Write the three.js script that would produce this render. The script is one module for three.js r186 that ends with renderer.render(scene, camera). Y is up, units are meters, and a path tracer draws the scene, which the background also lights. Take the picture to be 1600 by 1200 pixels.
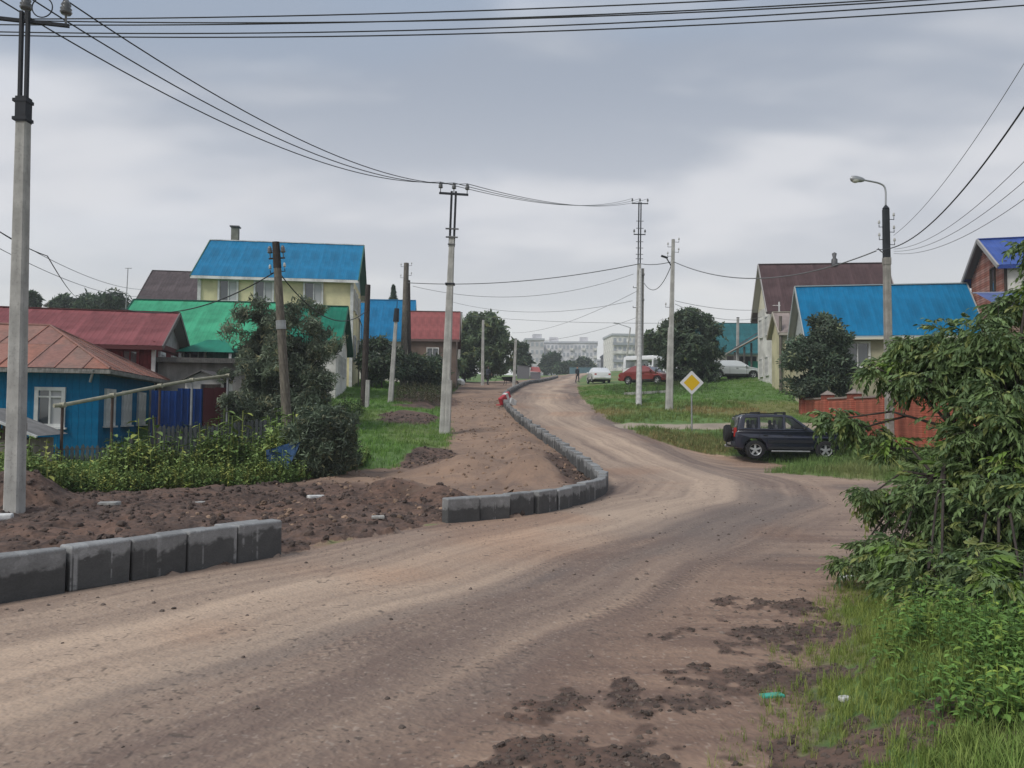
import * as THREE from 'three';
import { mergeGeometries, mergeVertices, toCreasedNormals } from 'three/addons/utils/BufferGeometryUtils.js';
import { RoundedBoxGeometry } from 'three/addons/geometries/RoundedBoxGeometry.js';
import { MarchingCubes } from 'three/addons/objects/MarchingCubes.js';

// ---------------------------------------------------------------- camera, sky, sun, exposure
const scene = new THREE.Scene();
const renderer = new THREE.WebGLRenderer({ antialias: true });
renderer.setSize(1024, 768);
renderer.toneMapping = THREE.LinearToneMapping;
renderer.toneMappingExposure = 1.6;
renderer.shadowMap.enabled = true;
const camera = new THREE.PerspectiveCamera(53.13, 4 / 3, 0.1, 3000);
camera.position.set(0, 1.6, 0);
camera.rotation.set(THREE.MathUtils.degToRad(2.4), 0, THREE.MathUtils.degToRad(0.5), 'YXZ');
camera.updateMatrixWorld(true);

const V3 = (x, y, z) => new THREE.Vector3(x, y, z);
const clamp = (x, a, b) => Math.min(b, Math.max(a, x));
const sst = (a, b, x) => { const t = clamp((x - a) / (b - a), 0, 1); return t * t * (3 - 2 * t); };
const mix = (a, b, t) => a + (b - a) * t;
function rng(seed) { let s = seed >>> 0; return () => { s = (s + 0x6D2B79F5) >>> 0; let t = s; t = Math.imul(t ^ (t >>> 15), t | 1); t ^= t + Math.imul(t ^ (t >>> 7), t | 61); return ((t ^ (t >>> 14)) >>> 0) / 4294967296; }; }
// value noise on a periodic table
const NT = 256, ntab = new Float32Array(NT * NT);
{ const r = rng(77); for (let i = 0; i < ntab.length; i++) ntab[i] = r(); }
function vn(x, y) {
  const fx = Math.floor(x), fy = Math.floor(y); let tx = x - fx, ty = y - fy;
  tx = tx * tx * (3 - 2 * tx); ty = ty * ty * (3 - 2 * ty);
  const x0 = fx & 255, x1 = (fx + 1) & 255, y0 = (fy & 255) << 8, y1 = ((fy + 1) & 255) << 8;
  const a = ntab[y0 + x0], b = ntab[y0 + x1], c = ntab[y1 + x0], d = ntab[y1 + x1];
  return a + (b - a) * tx + (c - a + (a - b - c + d) * tx) * ty;
}
function fbm(x, y, o = 4) { let s = 0, a = 0.5, n = 0; for (let i = 0; i < o; i++) { s += a * vn(x, y); n += a; a *= 0.5; const t = x * 1.93 + y * 0.58 + 17.3; y = y * 1.93 - x * 0.58 + 5.1; x = t; } return s / n; }
const lin2s = c => c <= 0.0031308 ? 12.92 * c : 1.055 * Math.pow(c, 1 / 2.4) - 0.055;
const LUT = new Uint8Array(4097); for (let i = 0; i <= 4096; i++) LUT[i] = Math.round(255 * lin2s(i / 4096));

// overcast sky: a layer of cloud seen in perspective, paler towards the horizon
{
  const W = 1536, Hh = 768, data = new Float32Array(W * Hh * 4);
  for (let j = 0; j < Hh; j++) {
    const el = ((j + 0.5) / Hh - 0.5) * Math.PI;
    for (let i = 0; i < W; i++) {
      const az = ((i + 0.5) / W - 0.5) * 2 * Math.PI;
      const y = Math.sin(el), cx = Math.cos(el) * Math.cos(az), cz = Math.cos(el) * Math.sin(az);   // three's equirect: u 0.5 is +x, rising towards +z
      let r, g, b;
      if (y < -0.02) { r = 0.22; g = 0.21; b = 0.19; }
      else {
        const k = 1 / (Math.max(y, 0) + 0.16), px = cx * k, pz = cz * k;
        const w1 = fbm(px * 0.55 + 3.1, pz * 0.9 + 8.7, 3) - 0.5, w2 = fbm(px * 0.55 + 41, pz * 0.9 + 19, 3) - 0.5;
        const big = fbm(px * 0.34 + w1 * 0.9 + 101.9, pz * 1.15 + w2 * 1.3 + 33.3, 4);   // banks lying across the view
        const fine = fbm(px * 1.5 + w2 * 1.8 + 77, pz * 3.0 + w1 * 1.8 + 41, 5);
        let c = sst(0.38, 0.62, big * 0.42 + fine * 0.58 - 0.05 * sst(0.30, 0.45, y));    // 0 thick grey, 1 thin and bright
        const low = 1 - sst(0.20, 0.44, y);                   // the layer thins out towards the horizon
        c = mix(0.08 + c * 0.72, 0.60 + 0.38 * c, low);
        const blue = sst(0.45, 0.65, fbm(px * 0.8 + 90, pz * 1.6 + 7, 4)) * (1 - 0.5 * low);
        r = mix(0.305, 0.68, c); g = mix(0.352, 0.69, c); b = mix(0.435, 0.725, c);
        r -= blue * 0.02; b += blue * 0.025;
        const hz = 1 - sst(0.02, 0.26, y);
        r = mix(r, 0.735, hz * 0.8); g = mix(g, 0.74, hz * 0.8); b = mix(b, 0.705, hz * 0.8);
        r /= 1.45; g /= 1.45; b /= 1.45;
      }
      const o = (j * W + i) * 4; data[o] = r; data[o + 1] = g; data[o + 2] = b; data[o + 3] = 1;
    }
  }
  const sky = new THREE.DataTexture(data, W, Hh, THREE.RGBAFormat, THREE.FloatType);
  sky.mapping = THREE.EquirectangularReflectionMapping; sky.magFilter = THREE.LinearFilter; sky.minFilter = THREE.LinearFilter; sky.needsUpdate = true;
  scene.background = sky; scene.environment = sky;
}
const sun = new THREE.DirectionalLight(new THREE.Color(1, 0.965, 0.91), 1.5);
sun.position.set(-42, 62, 14); sun.target.position.set(0, 0, -22);
sun.castShadow = true; sun.shadow.radius = 42; sun.shadow.mapSize.set(4096, 4096);
Object.assign(sun.shadow.camera, { left: -90, right: 90, top: 90, bottom: -90, near: 1, far: 260 });
scene.add(sun, sun.target);
scene.fog = new THREE.FogExp2(0xd3d8dc, 0.0009);

// a pixel of the 1600 x 1200 photograph as a ray; P puts it at a distance (metres along -z)
function ray(u, v) { return V3((u - 800) / 1200, -(v - 600) / 1200, -1).applyQuaternion(camera.quaternion); }
function P(u, v, d) { const r = ray(u, v); return camera.position.clone().addScaledVector(r, d / -r.z); }

// ---------------------------------------------------------------- terrain: (x, d) with d = -z
const prof = [[-80, -0.6], [0, 0], [12, 0], [16, 0.03], [20, 0.16], [25, 0.5], [30, 1.0], [35, 1.55], [40, 2.1], [50, 3.0], [60, 3.72], [73, 4.6], [86, 5.4], [100, 6.35], [120, 7.8], [140, 9.0], [165, 9.6], [260, 10], [1500, 10]];
function profile(d) {
  d = clamp(d, -80, 1499); let i = 0; while (i < prof.length - 2 && d > prof[i + 1][0]) i++;
  const [x0, y0] = prof[i], [x1, y1] = prof[i + 1], h = x1 - x0, t = (d - x0) / h, s = (y1 - y0) / h;
  const sp = i > 0 ? (y0 - prof[i - 1][1]) / (x0 - prof[i - 1][0]) : s, sn = i < prof.length - 2 ? (prof[i + 2][1] - y1) / (prof[i + 2][0] - x1) : s;
  const m0 = sp * s > 0 ? 2 * sp * s / (sp + s) : 0, m1 = sn * s > 0 ? 2 * sn * s / (sn + s) : 0;
  const t2 = t * t, t3 = t2 * t;
  return y0 * (2 * t3 - 3 * t2 + 1) + h * m0 * (t3 - 2 * t2 + t) + y1 * (3 * t2 - 2 * t3) + h * m1 * (t3 - t2);
}
// plan of the place
const kerbNear = [[-6.4, 3.75], [-4.33, 6.5], [-2.64, 8.8]];
const kerbBend = [[-1.0, 11.55], [-0.25, 12.1], [0.55, 12.95], [1.3, 14.2], [1.78, 15.6], [2.02, 16.8], [2.04, 18.4], [1.92, 20.6], [1.75, 22.8], [1.5, 25.3], [0.86, 29.5], [0.33, 33.2], [-0.12, 37.3], [-0.5, 42.3], [-0.45, 47], [0.05, 54], [0.7, 64], [1.7, 77], [4.7, 98], [9.2, 130]];
const roadPoly = [[-30, -28], [-12, -4.2], ...kerbNear, [-2.0, 10.0], ...kerbBend, [16, 165], [22, 200], [30, 200], [22, 165], [14, 135], [10, 110], [7.1, 86], [5.2, 60], [4.3, 48], [4.1, 37], [4.45, 33], [4.7, 30.5], [5.6, 28.8], [8.2, 27.4], [9.3, 25.4], [8.3, 23.6], [7.3, 22.0], [7.7, 20.0], [9.2, 18.0], [14, 17.0], [30, 17.2], [30, 11.8], [14, 11.4], [8.6, 11.2], [5.4, 10.2], [4.2, 8.9], [3.45, 7.6], [2.55, 6.2], [1.9, 5.0], [1.35, 3.9], [1.0, 3.0], [0.2, 1.2], [-6, -8], [-22, -34]];
const workPoly = [[-30, -28], [-12, -4.2], ...kerbNear, [-2.0, 10.0], ...kerbBend, [7.5, 132], [2.0, 100], [-2.4, 90], [-4.6, 79], [-4.2, 60], [-3.9, 48], [-2.9, 35], [-2.1, 28], [-2.0, 24], [-3.1, 20.4], [-4.3, 19.4], [-4.9, 17.2], [-7, 15.6], [-9.1, 13.9], [-14, 11.6], [-24, 7], [-40, -10]];
const trackLine = [[-24, -20], [-12, -6.5], [-5.4, 1.2], [-2.8, 4.2], [-1.7, 6.9], [0, 9.4], [2.0, 12.4], [3.6, 14.8], [4.5, 16.8], [4.6, 18.8], [4.0, 23.2], [3.1, 29], [2.3, 37], [1.9, 46], [2.6, 57], [4.4, 78], [8.2, 104], [13, 135], [24, 185]];
function inside(poly, x, y) { let c = false; for (let i = 0, j = poly.length - 1; i < poly.length; j = i++) { const [xi, yi] = poly[i], [xj, yj] = poly[j]; if ((yi > y) !== (yj > y) && x < (xj - xi) * (y - yi) / (yj - yi) + xi) c = !c; } return c; }
function segD(a, b, x, y) { const dx = b[0] - a[0], dy = b[1] - a[1], t = clamp(((x - a[0]) * dx + (y - a[1]) * dy) / (dx * dx + dy * dy), 0, 1); return [Math.hypot(x - a[0] - t * dx, y - a[1] - t * dy), t, dx * (y - a[1]) - dy * (x - a[0])]; }
function polyD(poly, x, y) { let m = 1e9; for (let i = 0, j = poly.length - 1; i < poly.length; j = i++) m = Math.min(m, segD(poly[j], poly[i], x, y)[0]); return inside(poly, x, y) ? -m : m; }
function lineST(line, x, y) { let m = 1e9, s = 0, S = 0, sg = 1; for (let i = 0; i + 1 < line.length; i++) { const L = Math.hypot(line[i + 1][0] - line[i][0], line[i + 1][1] - line[i][1]); const [d, t, c] = segD(line[i], line[i + 1], x, y); if (d < m) { m = d; s = S + t * L; sg = c > 0 ? 1 : -1; } S += L; } return [s, m * sg]; }
const GX0 = -46, GD0 = -14, GS = 0.25, GW = 369, GH = 725;
const fields = [0, 1, 2, 3].map(() => new Float32Array(GW * GH));
for (let j = 0; j < GH; j++) for (let i = 0; i < GW; i++) {
  const x = GX0 + i * GS, d = GD0 + j * GS, o = j * GW + i;
  fields[0][o] = polyD(roadPoly, x, d); fields[1][o] = polyD(workPoly, x, d);
  const st = lineST(trackLine, x, d); fields[2][o] = st[0]; fields[3][o] = st[1];
}
for (const k of [2, 3]) for (let pass = 0; pass < 3; pass++) { // ease the creases where the nearest stretch of track changes
  const f = fields[k], R = 6, tmp = new Float32Array(f.length);
  for (let j = 0; j < GH; j++) for (let i = 0; i < GW; i++) { let a = 0; for (let q = -R; q <= R; q++) a += f[j * GW + clamp(i + q, 0, GW - 1)]; tmp[j * GW + i] = a / (2 * R + 1); }
  for (let j = 0; j < GH; j++) for (let i = 0; i < GW; i++) { let a = 0; for (let q = -R; q <= R; q++) a += tmp[clamp(j + q, 0, GH - 1) * GW + i]; f[j * GW + i] = a / (2 * R + 1); }
}
function field(k, x, d) {
  const fx = clamp((x - GX0) / GS, 0, GW - 1.001), fy = clamp((d - GD0) / GS, 0, GH - 1.001), i = fx | 0, j = fy | 0, tx = fx - i, ty = fy - j, f = fields[k], o = j * GW + i;
  return (f[o] * (1 - tx) + f[o + 1] * tx) * (1 - ty) + (f[o + GW] * (1 - tx) + f[o + GW + 1] * tx) * ty;
}
const wob = (x, d) => (fbm(x * 1.7, d * 1.7, 3) - 0.5) * 0.55 + (vn(x * 7, d * 7) - 0.5) * 0.12;
const roadD = (x, d) => field(0, x, d) + wob(x, d) * 0.5;
const workD = (x, d) => field(1, x, d) + wob(x + 40, d);
const bump = (x, d, cx, cd, rx, rd, h) => { const q = ((x - cx) / rx) ** 2 + ((d - cd) / rd) ** 2; return q < 9 ? h * Math.exp(-q * 1.3) : 0; };
// where the soil was turned over and is dark
function mudMask(x, d) {
  const w = workD(x, d), r = roadD(x, d);
  let m = 0;
  if (w < 0 && d < 19) m = Math.max(m, sst(17.6, 14.2, d + 0.55 * (x + 3.2) + (fbm(x * 0.8, d * 0.8, 3) - 0.5) * 2.4));
  if (w < 0) m = Math.max(m, sst(1.5, 0.5, Math.hypot((x - 1.55) / 0.62, (d - 20) / 3.6)) * 0.95);
  m = Math.max(m, sst(1.25, 0.75, Math.hypot((x + 2.35) / 0.8, (d - 22.3) / 2.3) + (fbm(x, d, 3) - 0.5) * 0.5));
  m = Math.max(m, sst(1.2, 0.8, Math.hypot((x + 4.4) / 1.3, (d - 33) / 2.2) + (fbm(x, d, 3) - 0.5) * 0.7) * 0.9);
  m = Math.max(m, sst(1.2, 0.7, Math.hypot((x + 4.6) / 1.5, (d - 42) / 5) + (fbm(x * 0.7, d * 0.7, 3) - 0.5) * 0.8) * 0.9);
  if (d < 8 && x > -1.5) { // churned patches beside the verge, broken up along the wheel tracks
    const q = (x - d * 0.75) * 0.8, p = (x * 0.6 + d * 0.8), rag = fbm(q * 5 + 3, p * 1.6, 3) * 0.55 + fbm(x * 6, d * 6, 3) * 0.45;
    const e = (cx, cd, rx, rd) => 1 - Math.hypot((x - cx) / rx, (d - cd) / rd);
    const z = Math.max(e(0.45, 3.3, 1.0, 0.75), e(0.75, 4.35, 1.0, 0.42), e(1.8, 5.75, 0.85, 0.6), e(1.55, 3.55, 0.85, 0.4), e(2.2, 6.6, 0.6, 0.4), e(1.5, 4.7, 0.7, 0.4));
    m = Math.max(m, 0.9 * sst(0.46, 0.70, rag + z * 0.30 - 0.05) * sst(-0.25, 0.2, z));
  }
  return clamp(m, 0, 1);
}
function H(x, d, coarse) {
  let h = profile(d);
  h += sst(24, 44, d) * 0.075 * clamp(-x - 3.5, 0, 15) + sst(34, 55, d) * 0.075 * clamp(x - 6, 0, 14);
  if (d > 150 || x < -44 || x > 44 || d < -12) return h;
  const w = field(1, x, d), r = field(0, x, d);
  if (w > 0 && r > 0 && x < 3) h += 0.16 * sst(0, 0.6, r) * sst(0, 1.4, w) * sst(60, 45, d);              // bank left of the works
  if (r > 0 && x > 0) h += 0.10 * sst(0.1, 0.9, r) * sst(70, 55, d);            // right verge
  if (x < -6) h -= 0.32 * sst(-6.5, -9.5, x) * sst(14, 19, d) * sst(33, 26, d);
  if (x > 4) h -= 0.52 * sst(4.2, 7.5, x) * sst(19, 25.5, d) * sst(34, 28.5, d);
  if (coarse) return h;
  const m = d < 55 ? mudMask(x, d) : 0;
  if (m > 0.01) {
    const a = fbm(x * 2.1, d * 2.1, 4), b = fbm(x * 6.3 + 9, d * 6.3, 3), c = Math.abs(fbm(x * 3.7, d * 3.7 + 50, 3) - 0.5) * 2, s = d < 8 && x > -1.5 ? 0.24 : 0.62;
    h += m * s * (0.20 * (a - 0.42) + 0.13 * (b - 0.45) - 0.10 * c + 0.06 + 0.06 * (fbm(x * 14, d * 14, 2) - 0.5));
  }
  if (w < 0) h += sst(0, -0.5, w) * ((fbm(x * 0.9, d * 0.9, 3) - 0.5) * 0.20 + (fbm(x * 3, d * 3, 3) - 0.5) * 0.09) * sst(90, 60, d);
  h += bump(x, d, -1.05, 19.9, 1.15, 1.5, 0.42) + bump(x, d, 0.55, 18.0, 0.95, 1.1, 0.50) + bump(x, d, 0.2, 22.5, 0.9, 1.6, 0.42) + bump(x, d, -2.2, 15.0, 0.9, 0.7, 0.36) + bump(x, d, -1.2, 14.0, 0.6, 0.5, 0.30) + bump(x, d, -8.4, 12.9, 0.75, 0.7, 0.52) + bump(x, d, -7.9, 13.1, 0.5, 0.6, 0.2) - bump(x, d, 1.45, 19.8, 0.5, 2.2, 0.28);
  if (r < 0) {                                                                   // wheel ruts and washboard
    const s = field(2, x, d), t = field(3, x, d) + (fbm(s * 0.25, 3, 2) - 0.5) * 0.9;
    const tw = sst(3.4, 2.0, Math.abs(field(3, x, d)));
    h += sst(0, -0.5, r) * (tw * (0.030 * (fbm(t * 1.5 + 4, s * 0.09, 3) - 0.5) + 0.016 * (vn(t * 4.3, s * 0.16 + 7) - 0.5)) + 0.030 * (fbm(x * 0.8, d * 0.8, 2) - 0.5) + 0.014 * (fbm(x * 4.5, d * 4.5, 3) - 0.5)) * sst(80, 40, d);
  } else if (w > 0) h += (fbm(x * 1.1, d * 1.1, 3) - 0.5) * 0.16 * sst(0, 0.8, Math.min(r, w));
  return h;
}
const HG = (x, z) => H(x, -z);
function G(u, v) {   // where a pixel's ray meets the ground
  const r = ray(u, v); r.multiplyScalar(1 / -r.z);
  let lo = 1.5, hi = -1;
  for (let d = 1.5; d < 320; d += d * 0.01) { if (camera.position.y + r.y * d < H(r.x * d, d, true)) { hi = d; break; } lo = d; }
  if (hi < 0) { console.log('no ground under', u, v); hi = lo = 200; }
  for (let k = 0; k < 16; k++) { const m = (lo + hi) / 2; if (camera.position.y + r.y * m < H(r.x * m, m, true)) hi = m; else lo = m; }
  return V3(r.x * hi, H(r.x * hi, hi), -hi);
}

// ---------------------------------------------------------------- naming helpers
const taken = {};
function numbered(n) { if (!(n in taken)) { taken[n] = 0; return n; } return `${n}_${String(++taken[n]).padStart(3, '0')}`; }
function tag(o, label, category, group, kind) { if (label) o.userData.label = label; if (category) o.userData.category = category; if (group) o.userData.group = group; if (kind) o.userData.kind = kind; return o; }
function base(name, pos, label, category, group) { const g = new THREE.Group(); g.name = numbered(name); g.position.copy(pos); scene.add(g); return tag(g, label, category, group); }
function part(name, geo, m, parent, label) { const o = new THREE.Mesh(geo, m); o.name = name; o.castShadow = o.receiveShadow = true; parent.add(o); if (label) o.userData.label = label; return o; }
function top(name, geo, m, label, category, group) { const o = part(numbered(name), geo, m, scene); return tag(o, label, category, group); }

// ---------------------------------------------------------------- materials
function tex(w, h, fn, srgb = true, wrap = true) {
  const data = new Uint8Array(w * h * 4);
  for (let j = 0; j < h; j++) for (let i = 0; i < w; i++) { const c = fn(i / w, j / h, i, j), o = (j * w + i) * 4; for (let k = 0; k < 3; k++) data[o + k] = srgb ? LUT[clamp(Math.round(c[k] * 4096), 0, 4096)] : clamp(Math.round(c[k] * 255), 0, 255); data[o + 3] = 255; }
  const t = new THREE.DataTexture(data, w, h, THREE.RGBAFormat, THREE.UnsignedByteType);
  t.magFilter = THREE.LinearFilter; t.minFilter = THREE.LinearMipmapLinearFilter; t.generateMipmaps = true;
  if (wrap) t.wrapS = t.wrapT = THREE.RepeatWrapping;
  if (srgb) t.colorSpace = THREE.SRGBColorSpace; t.needsUpdate = true; return t;
}
// noise that tiles over n cells
function tn(u, v, n, seed) { const x = u * n, y = v * n, fx = Math.floor(x), fy = Math.floor(y); let tx = x - fx, ty = y - fy; tx = tx * tx * (3 - 2 * tx); ty = ty * ty * (3 - 2 * ty); const g = (i, j) => ntab[((((j % n) + n) % n + seed * 7) & 255) * 256 + ((((i % n) + n) % n + seed * 13) & 255)]; const a = g(fx, fy), b = g(fx + 1, fy), c = g(fx, fy + 1), e = g(fx + 1, fy + 1); return a + (b - a) * tx + (c - a + (a - b - c + e) * tx) * ty; }
const tf = (u, v, n, seed, o = 4) => { let s = 0, a = 0.5, k = 0; for (let i = 0; i < o; i++) { s += a * tn(u, v, n, seed + i); k += a; a *= 0.55; n *= 2; } return s / k; };
const gray = v => [v, v, v];
const T = {
  grime: tex(512, 512, (u, v) => gray(0.66 + 0.34 * sst(0.22, 0.72, tf(u, v, 4, 1, 6)))),
  wood: tex(256, 512, (u, v) => { const g = tf(u, v * 0.25, 16, 3, 4) * 0.6 + tf(u * 2, v * 0.12, 32, 5, 3) * 0.4; return gray(0.5 + 0.5 * sst(0.25, 0.75, g)); }),
  concrete: tex(512, 512, (u, v) => { const g = tf(u, v, 5, 2, 6), p = tf(u, v, 64, 8, 2), st = tf(u * 1, v * 0.14, 14, 4, 4); return gray(clamp(0.55 + 0.45 * sst(0.2, 0.75, g * 0.55 + st * 0.45) - (p > 0.74 ? 0.12 : 0), 0, 1)); }),
  metal: tex(512, 512, (u, v) => { const st = tf(u, v * 0.2, 8, 9, 4), g = tf(u, v, 6, 6, 5); return gray(0.70 + 0.30 * sst(0.25, 0.72, st * 0.5 + g * 0.5)); }),
  rust: tex(512, 512, (u, v) => { const g = tf(u, v, 4, 11, 6), s2 = tf(u, v * 0.3, 10, 12, 5), k = sst(0.42, 0.66, g * 0.5 + s2 * 0.5); return [mix(0.33, 0.25, k), mix(0.165, 0.145, k), mix(0.130, 0.118, k)].map(c => c * (0.8 + 0.4 * tf(u, v, 40, 3, 2))); }),
  bumpy: tex(256, 256, (u, v) => gray(tf(u, v, 12, 5, 5)), false),
};
const rep = (t, sx, sy = sx) => { const c = t.clone(); c.repeat.set(1 / sx, 1 / sy); c.needsUpdate = true; return c; };
const repCache = {};
function mk(c, rough = 0.8, o = {}) {
  const p = { roughness: rough, side: THREE.DoubleSide };
  const Cls = THREE.MeshPhysicalMaterial; p.specularIntensity = o.spec ?? (rough > 0.4 ? 0.35 : 1);
  if (o.metal) p.metalness = o.metal;
  const m = new Cls({ ...p, ...(o.phys || {}) });
  m.color.setRGB(c[0], c[1], c[2]);
  if (o.map) { const k = o.map + '/' + (o.size || 2); m.map = repCache[k] ||= rep(T[o.map], o.size || 2); }
  if (o.bump) { const k = 'b/' + (o.bsize || 0.6); m.bumpMap = repCache[k] ||= rep(T.bumpy, o.bsize || 0.6); m.bumpScale = o.bump; }
  return m;
}
// uv in metres from the dominant axis of each face
function muv(g) {
  g = g.index ? g.toNonIndexed() : g; g.computeBoundingBox();
  const p = g.attributes.position, n = p.count, uv = new Float32Array(n * 2), a = V3(), b = V3(), c = V3();
  for (let i = 0; i < n; i += 3) {
    a.fromBufferAttribute(p, i); b.fromBufferAttribute(p, i + 1); c.fromBufferAttribute(p, i + 2);
    const nn = b.clone().sub(a).cross(c.clone().sub(a)), x = Math.abs(nn.x), y = Math.abs(nn.y), z = Math.abs(nn.z);
    [a, b, c].forEach((q, k) => { const o = (i + k) * 2; if (y >= x && y >= z) { uv[o] = q.x; uv[o + 1] = q.z; } else if (x >= z) { uv[o] = q.z; uv[o + 1] = q.y; } else { uv[o] = q.x; uv[o + 1] = q.y; } });
  }
  g.setAttribute('uv', new THREE.BufferAttribute(uv, 2)); if (!g.attributes.normal) g.computeVertexNormals(); return g;
}
const strip = g => { g = g.index ? g.toNonIndexed() : g; for (const k of Object.keys(g.attributes)) if (!['position', 'normal', 'uv'].includes(k)) g.deleteAttribute(k); if (!g.attributes.uv) g.setAttribute('uv', new THREE.BufferAttribute(new Float32Array(g.attributes.position.count * 2), 2)); return g; };
const merge = l => l.length === 1 ? strip(l[0]) : mergeGeometries(l.map(strip));
function box(w, h, d, x = 0, y = 0, z = 0) { return muv(new THREE.BoxGeometry(w, h, d)).translate(x, y, z); }
function bar(a, b, r0, r1 = r0, n = 8) { const L = a.distanceTo(b); const g = muv(new THREE.CylinderGeometry(r1, r0, L, n)); g.translate(0, L / 2, 0); g.applyQuaternion(new THREE.Quaternion().setFromUnitVectors(V3(0, 1, 0), b.clone().sub(a).normalize())); return g.translate(a.x, a.y, a.z); }
function beam(a, b, w, h) { const L = a.distanceTo(b); const g = box(w, L, h); g.translate(0, L / 2, 0); g.applyQuaternion(new THREE.Quaternion().setFromUnitVectors(V3(0, 1, 0), b.clone().sub(a).normalize())); return g.translate(a.x, a.y, a.z); }
function quads(list) { const p = []; for (const [a, b, c, d] of list) { p.push(...a, ...b, ...c); if (d) p.push(...a, ...c, ...d); } const g = new THREE.BufferGeometry(); g.setAttribute('position', new THREE.Float32BufferAttribute(p, 3)); g.computeVertexNormals(); return muv(g); }

// ---------------------------------------------------------------- ground: road, dug-up strip, grass
const gRoad = tag(new THREE.Group(), 'brown dirt road curving uphill between kerb stones', 'road', null, 'structure'); gRoad.name = 'dirt_road';
const gWork = tag(new THREE.Group(), 'strip of dug-up sand and dark soil left of the road', 'earthworks', null, 'structure'); gWork.name = 'earthworks_ground';
const gGrass = tag(new THREE.Group(), 'grassy ground of the verges and yards', 'ground', null, 'structure'); gGrass.name = 'ground';
scene.add(gRoad, gWork, gGrass);
function groundColor(x, d, fine) {
  const n1 = fbm(x * 0.55, d * 0.55, 4), n2 = fbm(x * 3.1, d * 3.1, 3), n3 = fine ? fbm(x * 22, d * 22, 3) : 0.5, n4 = fine ? vn(x * 90, d * 90) : 0.5;
  let r, g, b, hgt = n3 * 0.6 + n4 * 0.4;
  const rd = roadD(x, d), wd = workD(x, d);
  if (rd < 0.25) {                                       // compacted dirt with wheel tracks
    const s = field(2, x, d), t0 = field(3, x, d), t = t0 + (fbm(s * 0.22, 9, 3) - 0.5) * 1.3;
    const band = Math.exp(-(((t - 0.05) / 0.85) ** 2)), tw = sst(3.4, 2.0, Math.abs(t0)), side = fbm(d * 2.2 + x * 0.5, x * 0.13 + 60, 4);
    const streak = mix(side, fbm(t * 2.4 + 3, s * 0.11, 4), tw), thin = mix(fbm(d * 8, x * 0.3 + 20, 3), fbm(t * 9, s * 0.22 + 40, 3), tw);
    const drk = Math.exp(-(((t + 1.75 + (n1 - 0.5)) / 0.62) ** 2)), drk2 = Math.exp(-(((t - 1.75 + (n1 - 0.5) * 1.2) / 0.7) ** 2));
    let k = 0.40 - 0.17 * sst(-0.8, -1.5, t) * sst(15, 11, d) - 0.10 * sst(1.3, 1.8, t) * sst(14, 11, d) + 0.34 * band * tw - 0.30 * drk * tw - 0.16 * drk2 * tw + (streak - 0.5) * 0.75 + (thin - 0.5) * 0.55 + (n1 - 0.5) * 0.35 + (n2 - 0.5) * 0.16;
    const wt = Math.exp(-(((t - 0.42) / 0.20) ** 2)) + Math.exp(-(((t + 0.52) / 0.20) ** 2)); k += wt * 0.13 * tw;
    if (fine) { const tp = Math.exp(-(((t0 - 0.36 - (n1 - 0.5) * 0.2) / 0.13) ** 2)) + Math.exp(-(((t0 + 1.05 - (n1 - 0.5) * 0.3) / 0.12) ** 2)) + Math.exp(-(((t0 + 2.3 + (n1 - 0.5) * 0.4) / 0.12) ** 2)); const ch = Math.sin(s * 62 + Math.abs(((t0 * 7.7) % 1 + 1) % 1 - 0.5) * 9) > 0.15 ? 1 : -1; const on = tp * sst(0.42, 0.58, fbm(s * 0.35 + 12, t0 * 0.6, 3)) * tw; k += ch * on * 0.10; hgt += ch * on * 0.25; }
    k = clamp(k + (n3 - 0.5) * 0.22, 0, 1);
    r = mix(0.180, 0.475, k); g = mix(0.128, 0.352, k); b = mix(0.103, 0.260, k);
    const wet = sst(0.52, 0.72, mix(fbm(d * 0.9 + 30, x * 0.3, 4), fbm(t * 1.1 + 70, s * 0.16 + 20, 4), tw)) * (0.25 + 0.75 * sst(-0.3, -1.4, t)); // damp grey strips
    r = mix(r, 0.150, wet * 0.6); g = mix(g, 0.122, wet * 0.6); b = mix(b, 0.108, wet * 0.6);
    const redn = sst(0.5, 0.75, fbm(x * 0.35 + 30, d * 0.35, 3)); const rg = Math.max(redn, sst(-1.6, -3.2, t0) * 0.9 * (d < 9 ? 1 : 0.4)); r = mix(r, r * 0.98, rg); g = mix(g, g * 0.88, rg); b = mix(b, b * 0.82, rg);
    const peb = fine ? sst(0.80, 0.88, vn(x * 34 + 7, d * 34)) * sst(0.45, 0.6, n2) : 0; r = mix(r, 0.08, peb * 0.7); g = mix(g, 0.062, peb * 0.7); b = mix(b, 0.05, peb * 0.7);
    const dusty = fine ? sst(0.84, 0.92, vn(x * 48 + 3, d * 48 + 9)) * 0.45 : 0; r = mix(r, 0.42, dusty); g = mix(g, 0.34, dusty); b = mix(b, 0.28, dusty);
  } else { r = 0.3; g = 0.2; b = 0.13; }
  if (wd < 0.2 || rd > 0.2 && wd < 0.6) {                // sand and subsoil
    const k = clamp(0.5 + (n1 - 0.5) * 1.1 + (n2 - 0.5) * 0.7 + (n3 - 0.5) * 0.3, 0, 1), q = rd < 0 ? sst(-0.02, -0.2, wd) * sst(-0.3, 0, rd) : 1;
    r = mix(r, mix(0.165, 0.330, k), q); g = mix(g, mix(0.112, 0.215, k), q); b = mix(b, mix(0.086, 0.146, k), q);
  }
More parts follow.
